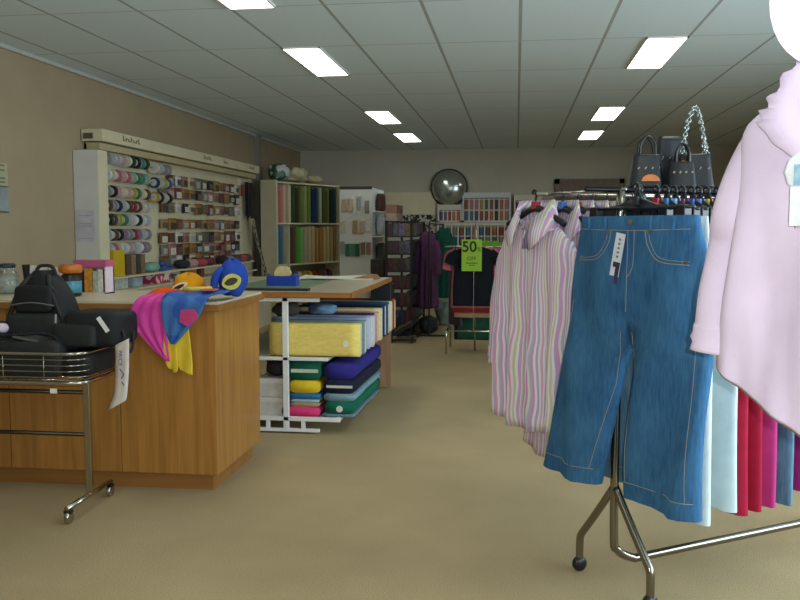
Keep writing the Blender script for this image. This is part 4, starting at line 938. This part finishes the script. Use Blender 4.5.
mk = ['#3b7fc4', '#b8323e', '#3f86bd', '#8db4dd', '#7c2c58', '#3a62c0', '#5f8ad8', '#c9a834', '#a82c3a', '#5a3c78', '#4a6cc8', '#3b7fc4', '#a83240', '#4a7cc8']
mn = ['blue', 'red', 'mid blue', 'pale blue', 'plum', 'royal blue', 'light blue', 'yellow', 'dark red', 'purple', 'periwinkle', 'bright blue', 'scarlet', 'cornflower']
for k, r_ in enumerate([.035, .115, .16, .20, .24, .285, .32, .36, .415, .46, .50, .54, .58, .70]):
    hanger(f'black hanger with {mn[k]} size marker, {ORD[k]} along the front rail', rp(r_, .06, RAIL + .012 - .02), RZ, mk[k], 'hangers on the garment rack', .15, True)

# striped blouses on the rear rail
STR = stripes(['#cf9cc2', '#e4dde2', '#b3abc8', '#dfdcd2', '#d6a6c4', '#e0dae4', '#cbc79c', '#e3dde0', '#bba9cc', '#d79bc0', '#e0dbd0', '#b4b7ca'], .074, 'candy_stripe_cloth', .04)
def blouse(label, loc, rz, m, hw, L_, depth, seed, group=None, slv=True, name='blouse', tilt=0):
    t = thing(name, label, 'blouse', loc, rz, group)
    g = MB(); rings = hang_body(g, hw, L_, depth, seed, .022 if slv else .007, 6, .05, .10, .08, 1.2, 56, z_top=-.055)
    # leave the neck opening: drop the upper front faces inside a V
    n = 56; vs = [p for r_ in rings for p in r_]; fs = []
    for i in range(len(rings) - 1):
        for k in range(n):
            q = (i * n + k, i * n + (k + 1) % n, (i + 1) * n + (k + 1) % n, (i + 1) * n + k)
            c = sum((vs[j] for j in q), Vector()) / 4
            if c.y < -.002 and i < 8 and abs(c.x) < .055 * (1 - (-.055 - c.z) / .17): continue
            fs.append(q)
    g.add(vs, fs); g.build('bodice', m, t, smooth=True, solid=.003)
    # collar: a folded band standing round the neck with two points
    g = MB(); rows = []
    for i in range(25):
        a = -PI * .5 + .35 + (2 * PI - .7) * i / 24
        x, y = .085 * math.cos(a), (.05 if slv else .02) * math.sin(a); fr = max(0, -math.sin(a))
        drop = .03 + .10 * fr ** 3
        rows.append([Vector((x * .95, y, -.05 + .05 * (1 - fr) - .03 * fr)), Vector((x * 1.12, y * 1.2, -.02 + .05 * (1 - fr) - .03 * fr)), Vector((x * 1.5, y * 1.5 - .01, -.05 - drop * .6)), Vector((x * (1.55 + .4 * fr), y * 1.5 - .016, -.06 - drop))])
    g.loft(rows, closed=False); g.build('collar', m, t, smooth=True, solid=.003)
    if slv:
        for s in (-1, 1):
            g = MB(); sleeve(g, [(s * (hw - .045), .01, -.17), (s * (hw + .0), .01, -.25), (s * (hw + .03), .0, -.45), (s * (hw + .03), -.01, -.62)], .06, .05, .42, seed=s); g.build('sleeve', m, t, smooth=True, solid=.002)
            g = MB(); sleeve(g, [(s * (hw + .031), -.009, -.6), (s * (hw + .028), -.01, -.67)], .053, .053, .45); g.build('cuff', m, t, smooth=True, solid=.002)
    return t
bg = 'striped blouses on the rear rail'
BL = 'striped pink, lilac and cream blouse '
b0 = blouse(BL + 'at the front of the rear rail, collar open', rp(-.03, -.455, RAIL - .055), RZ + .06, STR, .20, .86, .04, 1, bg)
hanger('black hanger inside the front striped blouse', rp(-.03, -.455, RAIL - .008), RZ + .06, '#a8343c', 'hangers on the garment rack', .17)
for k in range(4):
    b = blouse(BL + ('with a longer hem, second on the rear rail', 'third on the rear rail', 'fourth on the rear rail', 'last on the rear rail')[k], rp(.10 + k * .075, -.45 + .0 * k, RAIL - .055), RZ, STR, .19, 1.02 if k == 0 else .9, .018, 2 + k, bg, slv=False)
    hanger(f'black hanger inside the {ORD[k + 1]} striped blouse', rp(.10 + k * .075, -.45 + .0 * k, RAIL - .008), RZ, ('#4a7cc8', '#a8343c', '#4a7cc8', '#b04050')[k], 'hangers on the garment rack', .16)
for k in range(9):
    hanger(f'empty-looking black hanger further along the rear rail, {ORD[k]} after the blouses', rp(.46 + k * .07, -.45, RAIL - .008), RZ, ('#b8505c', '#c9a0b0', '#7c9c50', '#c08a50')[k % 4], 'hangers on the garment rack', .14)

# pink blouse close to the camera
PINK = mat('#e9d6ea', .85, 0, .04, 10, .1, 300, .2, name='pink_cotton')
bx, by, bz = .722, 2.0, 1.72
t = thing('blouse', 'plain pink long-sleeved blouse with ruffled collar hanging close at right', 'blouse', (bx, by, bz), -.6)
g = MB(); n = 64; rings = []
S = [(0, .075, .03), (-.045, .12, .035), (-.09, .19, .045), (-.12, .235, .05), (-.16, .245, .055), (-.25, .24, .065), (-.36, .245, .07), (-.5, .262, .072), (-.62, .278, .074), (-.74, .292, .075), (-.84, .30, .075)]
for i, (z, w, dp) in enumerate(S):
    row = []
    for k in range(n):
        a = 2 * PI * k / n; ca, sa = math.cos(a), math.sin(a); x = w * math.copysign(abs(ca) ** .8, ca)
        u = max(0, -z - .2)
        y = dp * math.copysign(abs(sa) ** .85, sa) + .022 * u * (math.sin(x * 34 + .6) + .6 * math.sin(x * 55 + 2 + z * 3))
        zz_ = z + (.0 if i < 7 else (abs(x) / w) ** 1.1 * .145 * max(0, (-z - .5) / .34))
        y += .010 * u * math.sin(x * 90 + 4 * z) + ((.03 * math.sin(x * 17 - z * 6 + 1) + .010 * math.sin(x * 41 + z * 9)) * min(1, u * 3) if sa < 0 else 0)
        row.append(Vector((x, y, zz_)))
    rings.append(row)
vs = [p for r_ in rings for p in r_]; fs = []
for i in range(len(rings) - 1):
    for k in range(n):
        q = (i * n + k, i * n + (k + 1) % n, (i + 1) * n + (k + 1) % n, (i + 1) * n + k); c = sum((vs[j] for j in q), Vector()) / 4
        if c.y < -.004 and c.z > -.2 and abs(c.x) < .095 * (1 + c.z / .2): continue
        fs.append(q)
g.add(vs, fs); g.build('bodice', PINK, t, smooth=True, solid=.003, subsurf=1)
for s in (-1, 1):
    g = MB(); sleeve(g, [(s * .15, .012, -.13), (s * .205, .012, -.19), (s * .258, .0, -.33), (s * .268, .015, -.40), (s * .292, .0, -.5), (s * .305, 0, -.61)], .062, .04, .6, 18, s); g.build('sleeve', PINK, t, smooth=True, solid=.002)
    g = MB(); sleeve(g, [(s * .303, 0, -.595), (s * .309, 0, -.66)], .043, .044, .62, 18); g.build('cuff', PINK, t, smooth=True, solid=.003)
def ruffle(path, w, amp, m, name, par, n=3):
    Pp = smooth_path(path, 10); rows = []
    for i, p in enumerate(Pp):
        tg = (Pp[min(i + 1, len(Pp) - 1)] - Pp[max(i - 1, 0)]).normalized(); out = Vector((0, -1, 0)); side = tg.cross(out).normalized()
        ww = amp * math.sin(i * 1.15)
        rows.append([p, p + side * w * .5 + out * (.3 * abs(ww) + .004), p + side * w + out * (ww + .008)])
    g = MB(); g.loft(rows, closed=False); return g.build(name, m, par, smooth=True, solid=.002)
# standing ruffled collar round the back of the neck, and flat lapels with a wavy edge down to the yoke
col = []
for i in range(49):
    a = -PI * .10 + PI * 1.20 * i / 48; wv = math.sin(i * 1.5)
    col.append([Vector((.084 * math.cos(a), .034 * math.sin(a), -.055)), Vector((.090 * math.cos(a), .040 * math.sin(a), -.01)), Vector(((.106 + .004 * wv) * math.cos(a), (.052 + .006 * wv) * math.sin(a), .032 + .005 * math.sin(i * 1.9)))])
g = MB(); g.loft(col, closed=False); g.build('collar', PINK, t, smooth=True, solid=.003)
for s in (-1, 1):
    inn = smooth_path([(s * .086, -.008, -.01), (s * .095, -.045, -.08), (s * .07, -.082, -.15), (s * .006, -.104, -.225)], 10); out = smooth_path([(s * .112, -.012, .026), (s * .165, -.05, -.075), (s * .165, -.085, -.145), (s * .03, -.112, -.262)], 10)
    g = MB(); rows = []
    for i, (p, q) in enumerate(zip(inn, out)):
        wv = .007 * math.sin(i * 1.45); rows.append([p, p.lerp(q, .55) + Vector((0, -.004, 0)), q + Vector((s * wv, -.004 - abs(wv) * .8, wv * .6))])
    g.loft(rows, closed=False); g.build('lapel', PINK, t, smooth=True, solid=.0025)
g = MB(); g.loft([[Vector((-.10 + .2 * u, -.062 - .012 * math.sin(PI * u) - .0015 * math.sin(u * 60), z)) for u in [k / 40 for k in range(41)]] for z in (-.2, -.28, -.36)], closed=False); g.build('pintuck_yoke', PINK, t, smooth=True, solid=.003)
g = MB()
for k in range(5): g.lathe([(0, -.09), (.006, -.09), (.006, -.082)], (.0, 0, -.27 - k * .1), 10, 'Y')
g.build('button', mat('#e9dfe6', .3), t)
t2 = thing('swing_tag', 'white swing tag on a scalloped card pinned to the pink blouse', 'tag', (.603, 1.94, 1.45), -.6)
g = MB(); g.lathe([(0, -.002), (.04, -.002), (.044, 0), (.04, .002), (0, .002)], (0, .0, .03), 10, 'Y'); g.build('scallop_card', mat('#e9efee', .6), t2)
MB().box(-.022, .03, -.005, -.003, .0, .045).build('picture', mat('#9cc3d3', .6, 0, .2, 60), t2)
MB().box(-.028, .03, -.007, -.0055, -.085, -.002).build('card', mat('#f2f4f4', .6), t2, bevel=.001)
t3 = thing('clothes_hanger', 'dark hanger holding the pink blouse on the display stand', 'hanger', (bx, by, bz + .09), -.6)
MB().tube(smooth_path([(0, 0, -.07), (0, 0, -.01), (.01, 0, .008), (0, 0, .03), (-.02, 0, .03)], 4), .004, 6).build('hook', chrome(), t3, smooth=True)
MB().tube(smooth_path([(-.19, 0, -.2), (-.1, 0, -.14), (0, 0, -.075), (.1, 0, -.14), (.19, 0, -.2)], 4), .012, 8).build('arms', black_plastic(), t3, smooth=True)
t = thing('display_stand', 'chrome display post carrying the pink blouse, out at the right', 'display stand', (1.12, 2.1, 0))
MB().lathe([(0, 0), (.22, 0), (.22, .012), (.03, .03), (.018, .05), (.018, 1.82), (0, 1.83)], n=20).build('post', chrome(), t, smooth=True)
MB().tube([(0, 0, 1.805), (bx - 1.12 - .03, by - 2.1, 1.805)], .008, 8).build('arm', chrome(), t, smooth=True)
# glowing globe shaped to an unidentified white glare above the blouse, lamp form guessed
t = thing('glare_globe', 'glowing white globe standing in for the glare above the pink blouse', 'lamp', (.597, 1.8, CEIL))
MB().lathe([(.112 * math.sin(PI * k / 16), -.93 - .13 * math.cos(PI * k / 16)) for k in range(17)], n=28).build('globe', emis('#f4f8ff', 1.7, 'glare_glow'), t, smooth=True)
MB().tube([(0, 0, -.75), (0, 0, -.02)], .004, 6).build('cord', black_plastic(), t); MB().lathe([(0, -.03), (.05, -.03), (.05, 0)], n=16).build('ceiling_rose', white_metal(), t); MB().lathe([(.03, -.83), (.03, -.77), (.01, -.75)], n=12).build('globe_holder', white_metal(), t)

# ------------------------------------------------------------------ black handbags on a dark plinth behind the rack
t = thing('bag_plinth', 'dark round-topped stand behind the jeans carrying handbags', 'display stand', (.80, 4.5, 0))
bm_ = mat('#14171a', .5, 0, .1, 10)
MB().lathe([(0, 0), (.16, 0), (.16, .02), (.03, .04), (.03, 1.40), (0, 1.41)], n=20).build('post', bm_, t, smooth=True)
MB().box(-.27, .27, -.16, .16, 1.41, 1.555).build('tray', bm_, t, bevel=.01)
BAGM = mat('#14181c', .35, 0, .2, 30, name='black_patent')
def handbag(label, x, y, z, w, h, d, rz=0, chain=False, tagc=None, loops=True):
    t = thing('handbag', label, 'handbag', (x, y, z), rz)
    g = MB(); g.loft([[(w / 2 * math.copysign(abs(math.cos(a)) ** .4, math.cos(a)) * (1 - .25 * u), d / 2 * math.copysign(abs(math.sin(a)) ** .5, math.sin(a)) * (1 - .45 * u), h * u) for a in [2 * PI * k / 24 for k in range(24)]] for u in (0, .1, .3, .5, .7, .9, 1)], True, True); g.build('body', BAGM, t, smooth=True)
    if chain:
        g = MB()
        for s in (-1, 1):
            Pth = smooth_path([(-.05 + .012 * s, .01 * s, h * .9), (-.04, .01 * s, h + .12), (.0, 0, h + .23), (.035, -.01 * s, h + .13), (.06 - .012 * s, -.01 * s, h * .9)], 8)
            for i in range(0, len(Pth) - 1):
                a, b = Pth[i], Pth[i + 1]; dv = (b - a); c = (a + b) / 2; al = dv.normalized(); sd = Vector((0, 1, 0)) if i % 2 else al.cross(Vector((0, 1, 0))).normalized()
                g.tube([c + al * (dv.length * .7 * math.cos(q_)) + sd * (.009 * math.sin(q_)) for q_ in [2 * PI * k / 8 for k in range(8)]], .0028, 4, True)
        g.build('chain_handle', mat('#c2ccca', .2, 1, .02, 5, name='silver_chain'), t, smooth=True)
    elif loops:
        g = MB()
        for s in (-1, 1): g.tube(smooth_path([(-w * .22, s * d * .2, h * .9), (-w * .2, s * d * .25, h + .05), (0, s * d * .2, h + .085), (w * .2, s * d * .25, h + .05), (w * .22, s * d * .2, h * .9)], 5), .007, 6)
        g.build('handle', BAGM, t, smooth=True)
    g = MB()
    for k in range(4): g.tube([(w * (-.3 + .2 * k), -d * .42, h * .55), (w * (-.26 + .2 * k), -d * .43, h * .62)], .004, 5)
    g.build('buckle', mat('#c9cdca', .2, 1), t)
    if tagc:
        g = MB(); g.prism([(tagc[0] + r_ * math.cos(a), tagc[1] + r_ * .75 * math.sin(a)) for r_, a in [(tagc[2], PI * k / 10) for k in range(11)]], -d * .55, -d * .52); g.build('orange_tag', mat('#d07a3a', .5), t)
    return t
handbag('black patent handbag with an orange half-round tag, left of the bag stand', .635, 4.46, 1.556, .17, .17, .1, .1, False, (.01, .035, .045))
handbag('black handbag with white sparkling buckles in the middle of the bag stand', .80, 4.42, 1.556, .14, .13, .09, -.1, False, None)
handbag('black handbag with a tall silver chain handle on the bag stand', .865, 4.48, 1.556, .2, .17, .1, 0, True, (-.06, .12, .02))
handbag('slate fabric handbag standing behind the sparkling buckled bag', .77, 4.60, 1.556, .17, .27, .08, .2, False, None, False)

# ------------------------------------------------------------------ sale rack with T-shirts
t = thing('sale_rack', 'chrome four-way sale rack with T-shirts in the centre aisle', 'garment rack', (-.44, 9.45, 0))
MB().tube([(0, 0, .02), (0, 0, 1.42)], .011, 8).build('post', cw, t, smooth=True)
for a, b in (((-.29, -.3), (-.29, .3)), ((.29, -.3), (.29, .3))): MB().tube([(a[0], a[1], .02)] + smooth_path([(a[0], a[1], .05), (a[0], a[1], .24), (a[0], a[1] + .03, .27)], 4) + [(b[0], b[1] - .03, .27)] + [(b[0], b[1], .24), (b[0], b[1], .02)], .011, 8).build('foot', cw, t, smooth=True)
MB().tube([(-.29, -.27, .27), (.29, -.27, .27)], .010, 8).build('cross_rail', cw, t, smooth=True); MB().tube([(0, -.27, .27), (0, 0, .27)], .01, 8).build('cross_rail', cw, t, smooth=True)
MB().tube([(0, -.02, 1.20), (0, -.35, 1.20), (0, -.35, 1.225)], .008, 8).build('arm', cw, t, smooth=True); MB().tube([(0, .02, 1.20), (0, .33, 1.20)], .008, 8).build('arm', cw, t, smooth=True); MB().tube([(-.33, 0, 1.16), (.33, 0, 1.16)], .008, 8).build('arm', cw, t, smooth=True)
MB().tube([(0, -.345, .28), (0, -.345, 1.2)], .004, 6).build('wire', cw, t)
def tshirt(label, x, y, z, m, hw, L_, slv=.1, grp='T-shirts on the sale rack', seed=0, rz=0, name='t_shirt', depth=.022):
    t = thing(name, label, 'T-shirt', (x, y, z), rz, grp)
    g = MB(); rings = hang_body(g, hw, L_, depth, seed, .005, 3, .0, .06, .085, 1.02, 40); g.loft(rings, False, False); g.build('bodice', m, t, smooth=True, solid=.003)
    for s in (-1, 1):
        g = MB(); sleeve(g, [(s * (hw - .05), 0, -.075), (s * (hw + .02), -.003, -.12), (s * (hw + .05), -.004, -.12 - slv)], .062, .05, .35, 12); g.build('sleeve', m, t, smooth=True, solid=.002)
    g = MB(); g.tube([(.085 * math.cos(a), .022 * math.sin(a), -.004 - .018 * max(0, -math.sin(a))) for a in [2 * PI * k / 20 for k in range(20)]], .006, 6, True); g.build('neckband', m, t, smooth=True)
    return t
tshirt('black short-sleeved T-shirt at the front of the sale rack', -.44, 9.14, 1.165, cloth('#12161c'), .215, .62, .06, seed=1)
tshirt('dusty pink T-shirt directly behind the black one', -.445, 9.21, 1.175, cloth('#b0626c'), .235, .66, .14, seed=2)
tshirt('red T-shirt with its hem below the black one', -.445, 9.28, 1.16, cloth('#8c2a28'), .232, .70, .12, seed=3)
tshirt('tan T-shirt, rearmost on the front arm of the sale rack', -.43, 9.35, 1.16, cloth('#b08c64'), .225, .76, .1, seed=4)
tshirt('rose pink T-shirt on the right arm of the sale rack', -.20, 9.48, 1.15, cloth('#a8546a'), .17, .55, .12, seed=5, rz=1.3)
tshirt('purple-grey top on the left arm of the sale rack', -.66, 9.52, 1.1, cloth('#4b3e50'), .17, .80, .1, seed=6, rz=-1.1)
tshirt('dark green top at the back arm of the sale rack', -.43, 9.62, 1.13, cloth('#24503c'), .21, 1.0, .1, seed=7)
tshirt('dark plum top, last on the back arm of the sale rack', -.46, 9.72, 1.13, cloth('#3b2c3e'), .22, 1.02, .1, seed=8)
tshirt('lime green top peeking above the black T-shirt', -.30, 9.78, 1.22, cloth('#6f9a2c'), .15, .5, .08, seed=9)
t = thing('sale_sign', 'lime green 50% off card hanging on the front of the sale rack', 'sign', (-.46, 9.06, 1.08))
MB().box(-.105, .105, -.002, .002, -.165, .165).build('card', mat('#86ad22', .6, 0, .04, 10), t)
ink = mat('#16200c', .7)
text('50', .155, ink, t, (-.025, -.0035, .085), (PI / 2, 0, 0), bold=.003); text('%', .065, ink, t, (.075, -.0035, .06), (PI / 2, 0, 0)); text('OFF', .055, ink, t, (0, -.0035, -.035), (PI / 2, 0, 0))
g = MB(); g.box(-.06, .06, -.0035, -.0022, -.085, -.077); g.box(-.03, .03, -.0035, -.0022, -.107, -.1); g.build('small_print', ink, t)
MB().tube([(0, 0, .165), (0, .005, .2), (.018, -.055, .21)], .002, 5).build('hook', chrome(), t)

# robe and coat hanging off the end of the packet stand
def robe(label, x, y, z, m, hw, L_, rz, seed, name, cat):
    t = thing(name, label, cat, (x, y, z), rz)
    g = MB(); rings = hang_body(g, hw, L_, .07, seed, .02, 5, .02, .1, .05, 1.25, 40); g.loft(rings, True, False); g.build('body', m, t, smooth=True, solid=.004)
    for s in (-1, 1):
        g = MB(); sleeve(g, [(s * (hw - .03), 0, -.13), (s * (hw + .03), -.02, -.3), (s * (hw + .03), -.03, -.55)], .07, .06, .6); g.build('sleeve', m, t, smooth=True, solid=.003)
    MB().tube([(-.03, 0, 0), (0, 0, .05), (.0, .02, .06)], .004, 5).build('hanging_loop', m, t)
    return t
t = thing('coat_stand', 'slim dark coat rail between the packet stand and the back wall', 'coat rail', (-1.0, 11.9, 0))
MB().tube([(-.08, -1.1, .02), (-.08, -1.1, 1.42), (-.08, .98, 1.42), (-.08, .98, .02)], .012, 8).build('frame', dk, t)
for y in (-1.1, .98): MB().tube([(-.24, y, .015), (.12, y, .015)], .012, 8).build('foot', dk, t)
robe('plum purple robe hanging in front of the dark packet stand', -1.15, 11.3, 1.31, cloth('#573450'), .115, 1.0, -.35, 1, 'robe', 'robe')
robe('dark green coat hanging right of the plum robe', -.955, 11.5, 1.36, cloth('#16483a'), .11, .92, -.1, 2, 'coat', 'coat')
lump((-.97, 12.2, .19), (.15, .2, .19), mat('#6f7a6c', .6, 0, .3, 9, .2, 40), 'stuffed_bag', 'crumpled grey-green bag on the floor below the green coat', 'bag', 11, amp=.2)
lump((-1.13, 11.2, .11), (.12, .2, .11), mat('#1d1d22', .7, 0, .2, 9), 'stuffed_bag', 'dark soft bag on the floor below the plum robe', 'bag', 13, amp=.15)
t = thing('floor_rack', 'low black magazine rack leaning by the packet stand', 'rack', (-1.33, 10.45, 0))
MB().box(-.16, .12, -.3, .3, .13, .16, (0, -.5, 0)).build('tray', dk, t); MB().box(-.16, .16, -.32, -.29, .02, .045).build('front_bar', dk, t); MB().box(-.16, .16, .29, .32, .02, .045).build('rear_bar', dk, t)
for y in (-.3, .3): MB().box(-.15, -.12, y - .012, y + .012, 0, .25).build('leg', dk, t); MB().box(.1, .13, y - .012, y + .012, 0, .08).build('leg', dk, t)
MB().box(-.12, .06, -.2, .2, .165, .18, (0, -.5, 0)).build('magazine', mat('#6a5e50', .5, 0, .4, 30), t)

# ------------------------------------------------------------------ light, camera
def area(name, loc, rot, sx, sy, e, col):
    l = bpy.data.lights.new(name, 'AREA'); l.shape = 'RECTANGLE'; l.size = sx; l.size_y = sy; l.energy = e; l.color = col
    o = bpy.data.objects.new(name, l); C.objects.link(o); o.location = loc; o.rotation_euler = rot; return o
area('added_fill_light', (XR + .3, 2.0, 1.45), (0, PI / 2, 0), 1.8, 7.0, 540, (.72, .88, 1.0))  # added cool fill entering by the invented window, no such source in view
fl = bpy.data.lights.new('camera_flash', 'SPOT'); fl.energy = 180; fl.spot_size = 1.3; fl.spot_blend = .6; fl.shadow_soft_size = .012; fl.color = (.88, .94, 1.0)
fo = bpy.data.objects.new('camera_flash', fl); C.objects.link(fo); fo.location = (.055, -.0, HC + .03); fo.rotation_euler = (PI / 2 - math.radians(4.7), 0, math.radians(7.6))
w = bpy.data.worlds.new('world'); bpy.context.scene.world = w; w.use_nodes = True
w.node_tree.nodes['Background'].inputs[0].default_value = (.55, .68, .85, 1); w.node_tree.nodes['Background'].inputs[1].default_value = .6
cam = bpy.data.cameras.new('camera'); co = bpy.data.objects.new('camera', cam); C.objects.link(co)
cam.sensor_width = 36; cam.lens = 866 / 800 * 36; cam.clip_start = .05
co.location = (0, 0, HC); co.rotation_euler = (PI / 2 - math.radians(4.727), math.radians(.0), math.radians(7.636))
bpy.context.scene.camera = co
vs_ = bpy.context.scene.view_settings
vs_.view_transform = 'Standard'; vs_.look = 'None'; vs_.gamma = 1; vs_.use_curve_mapping = False; vs_.exposure = -.45
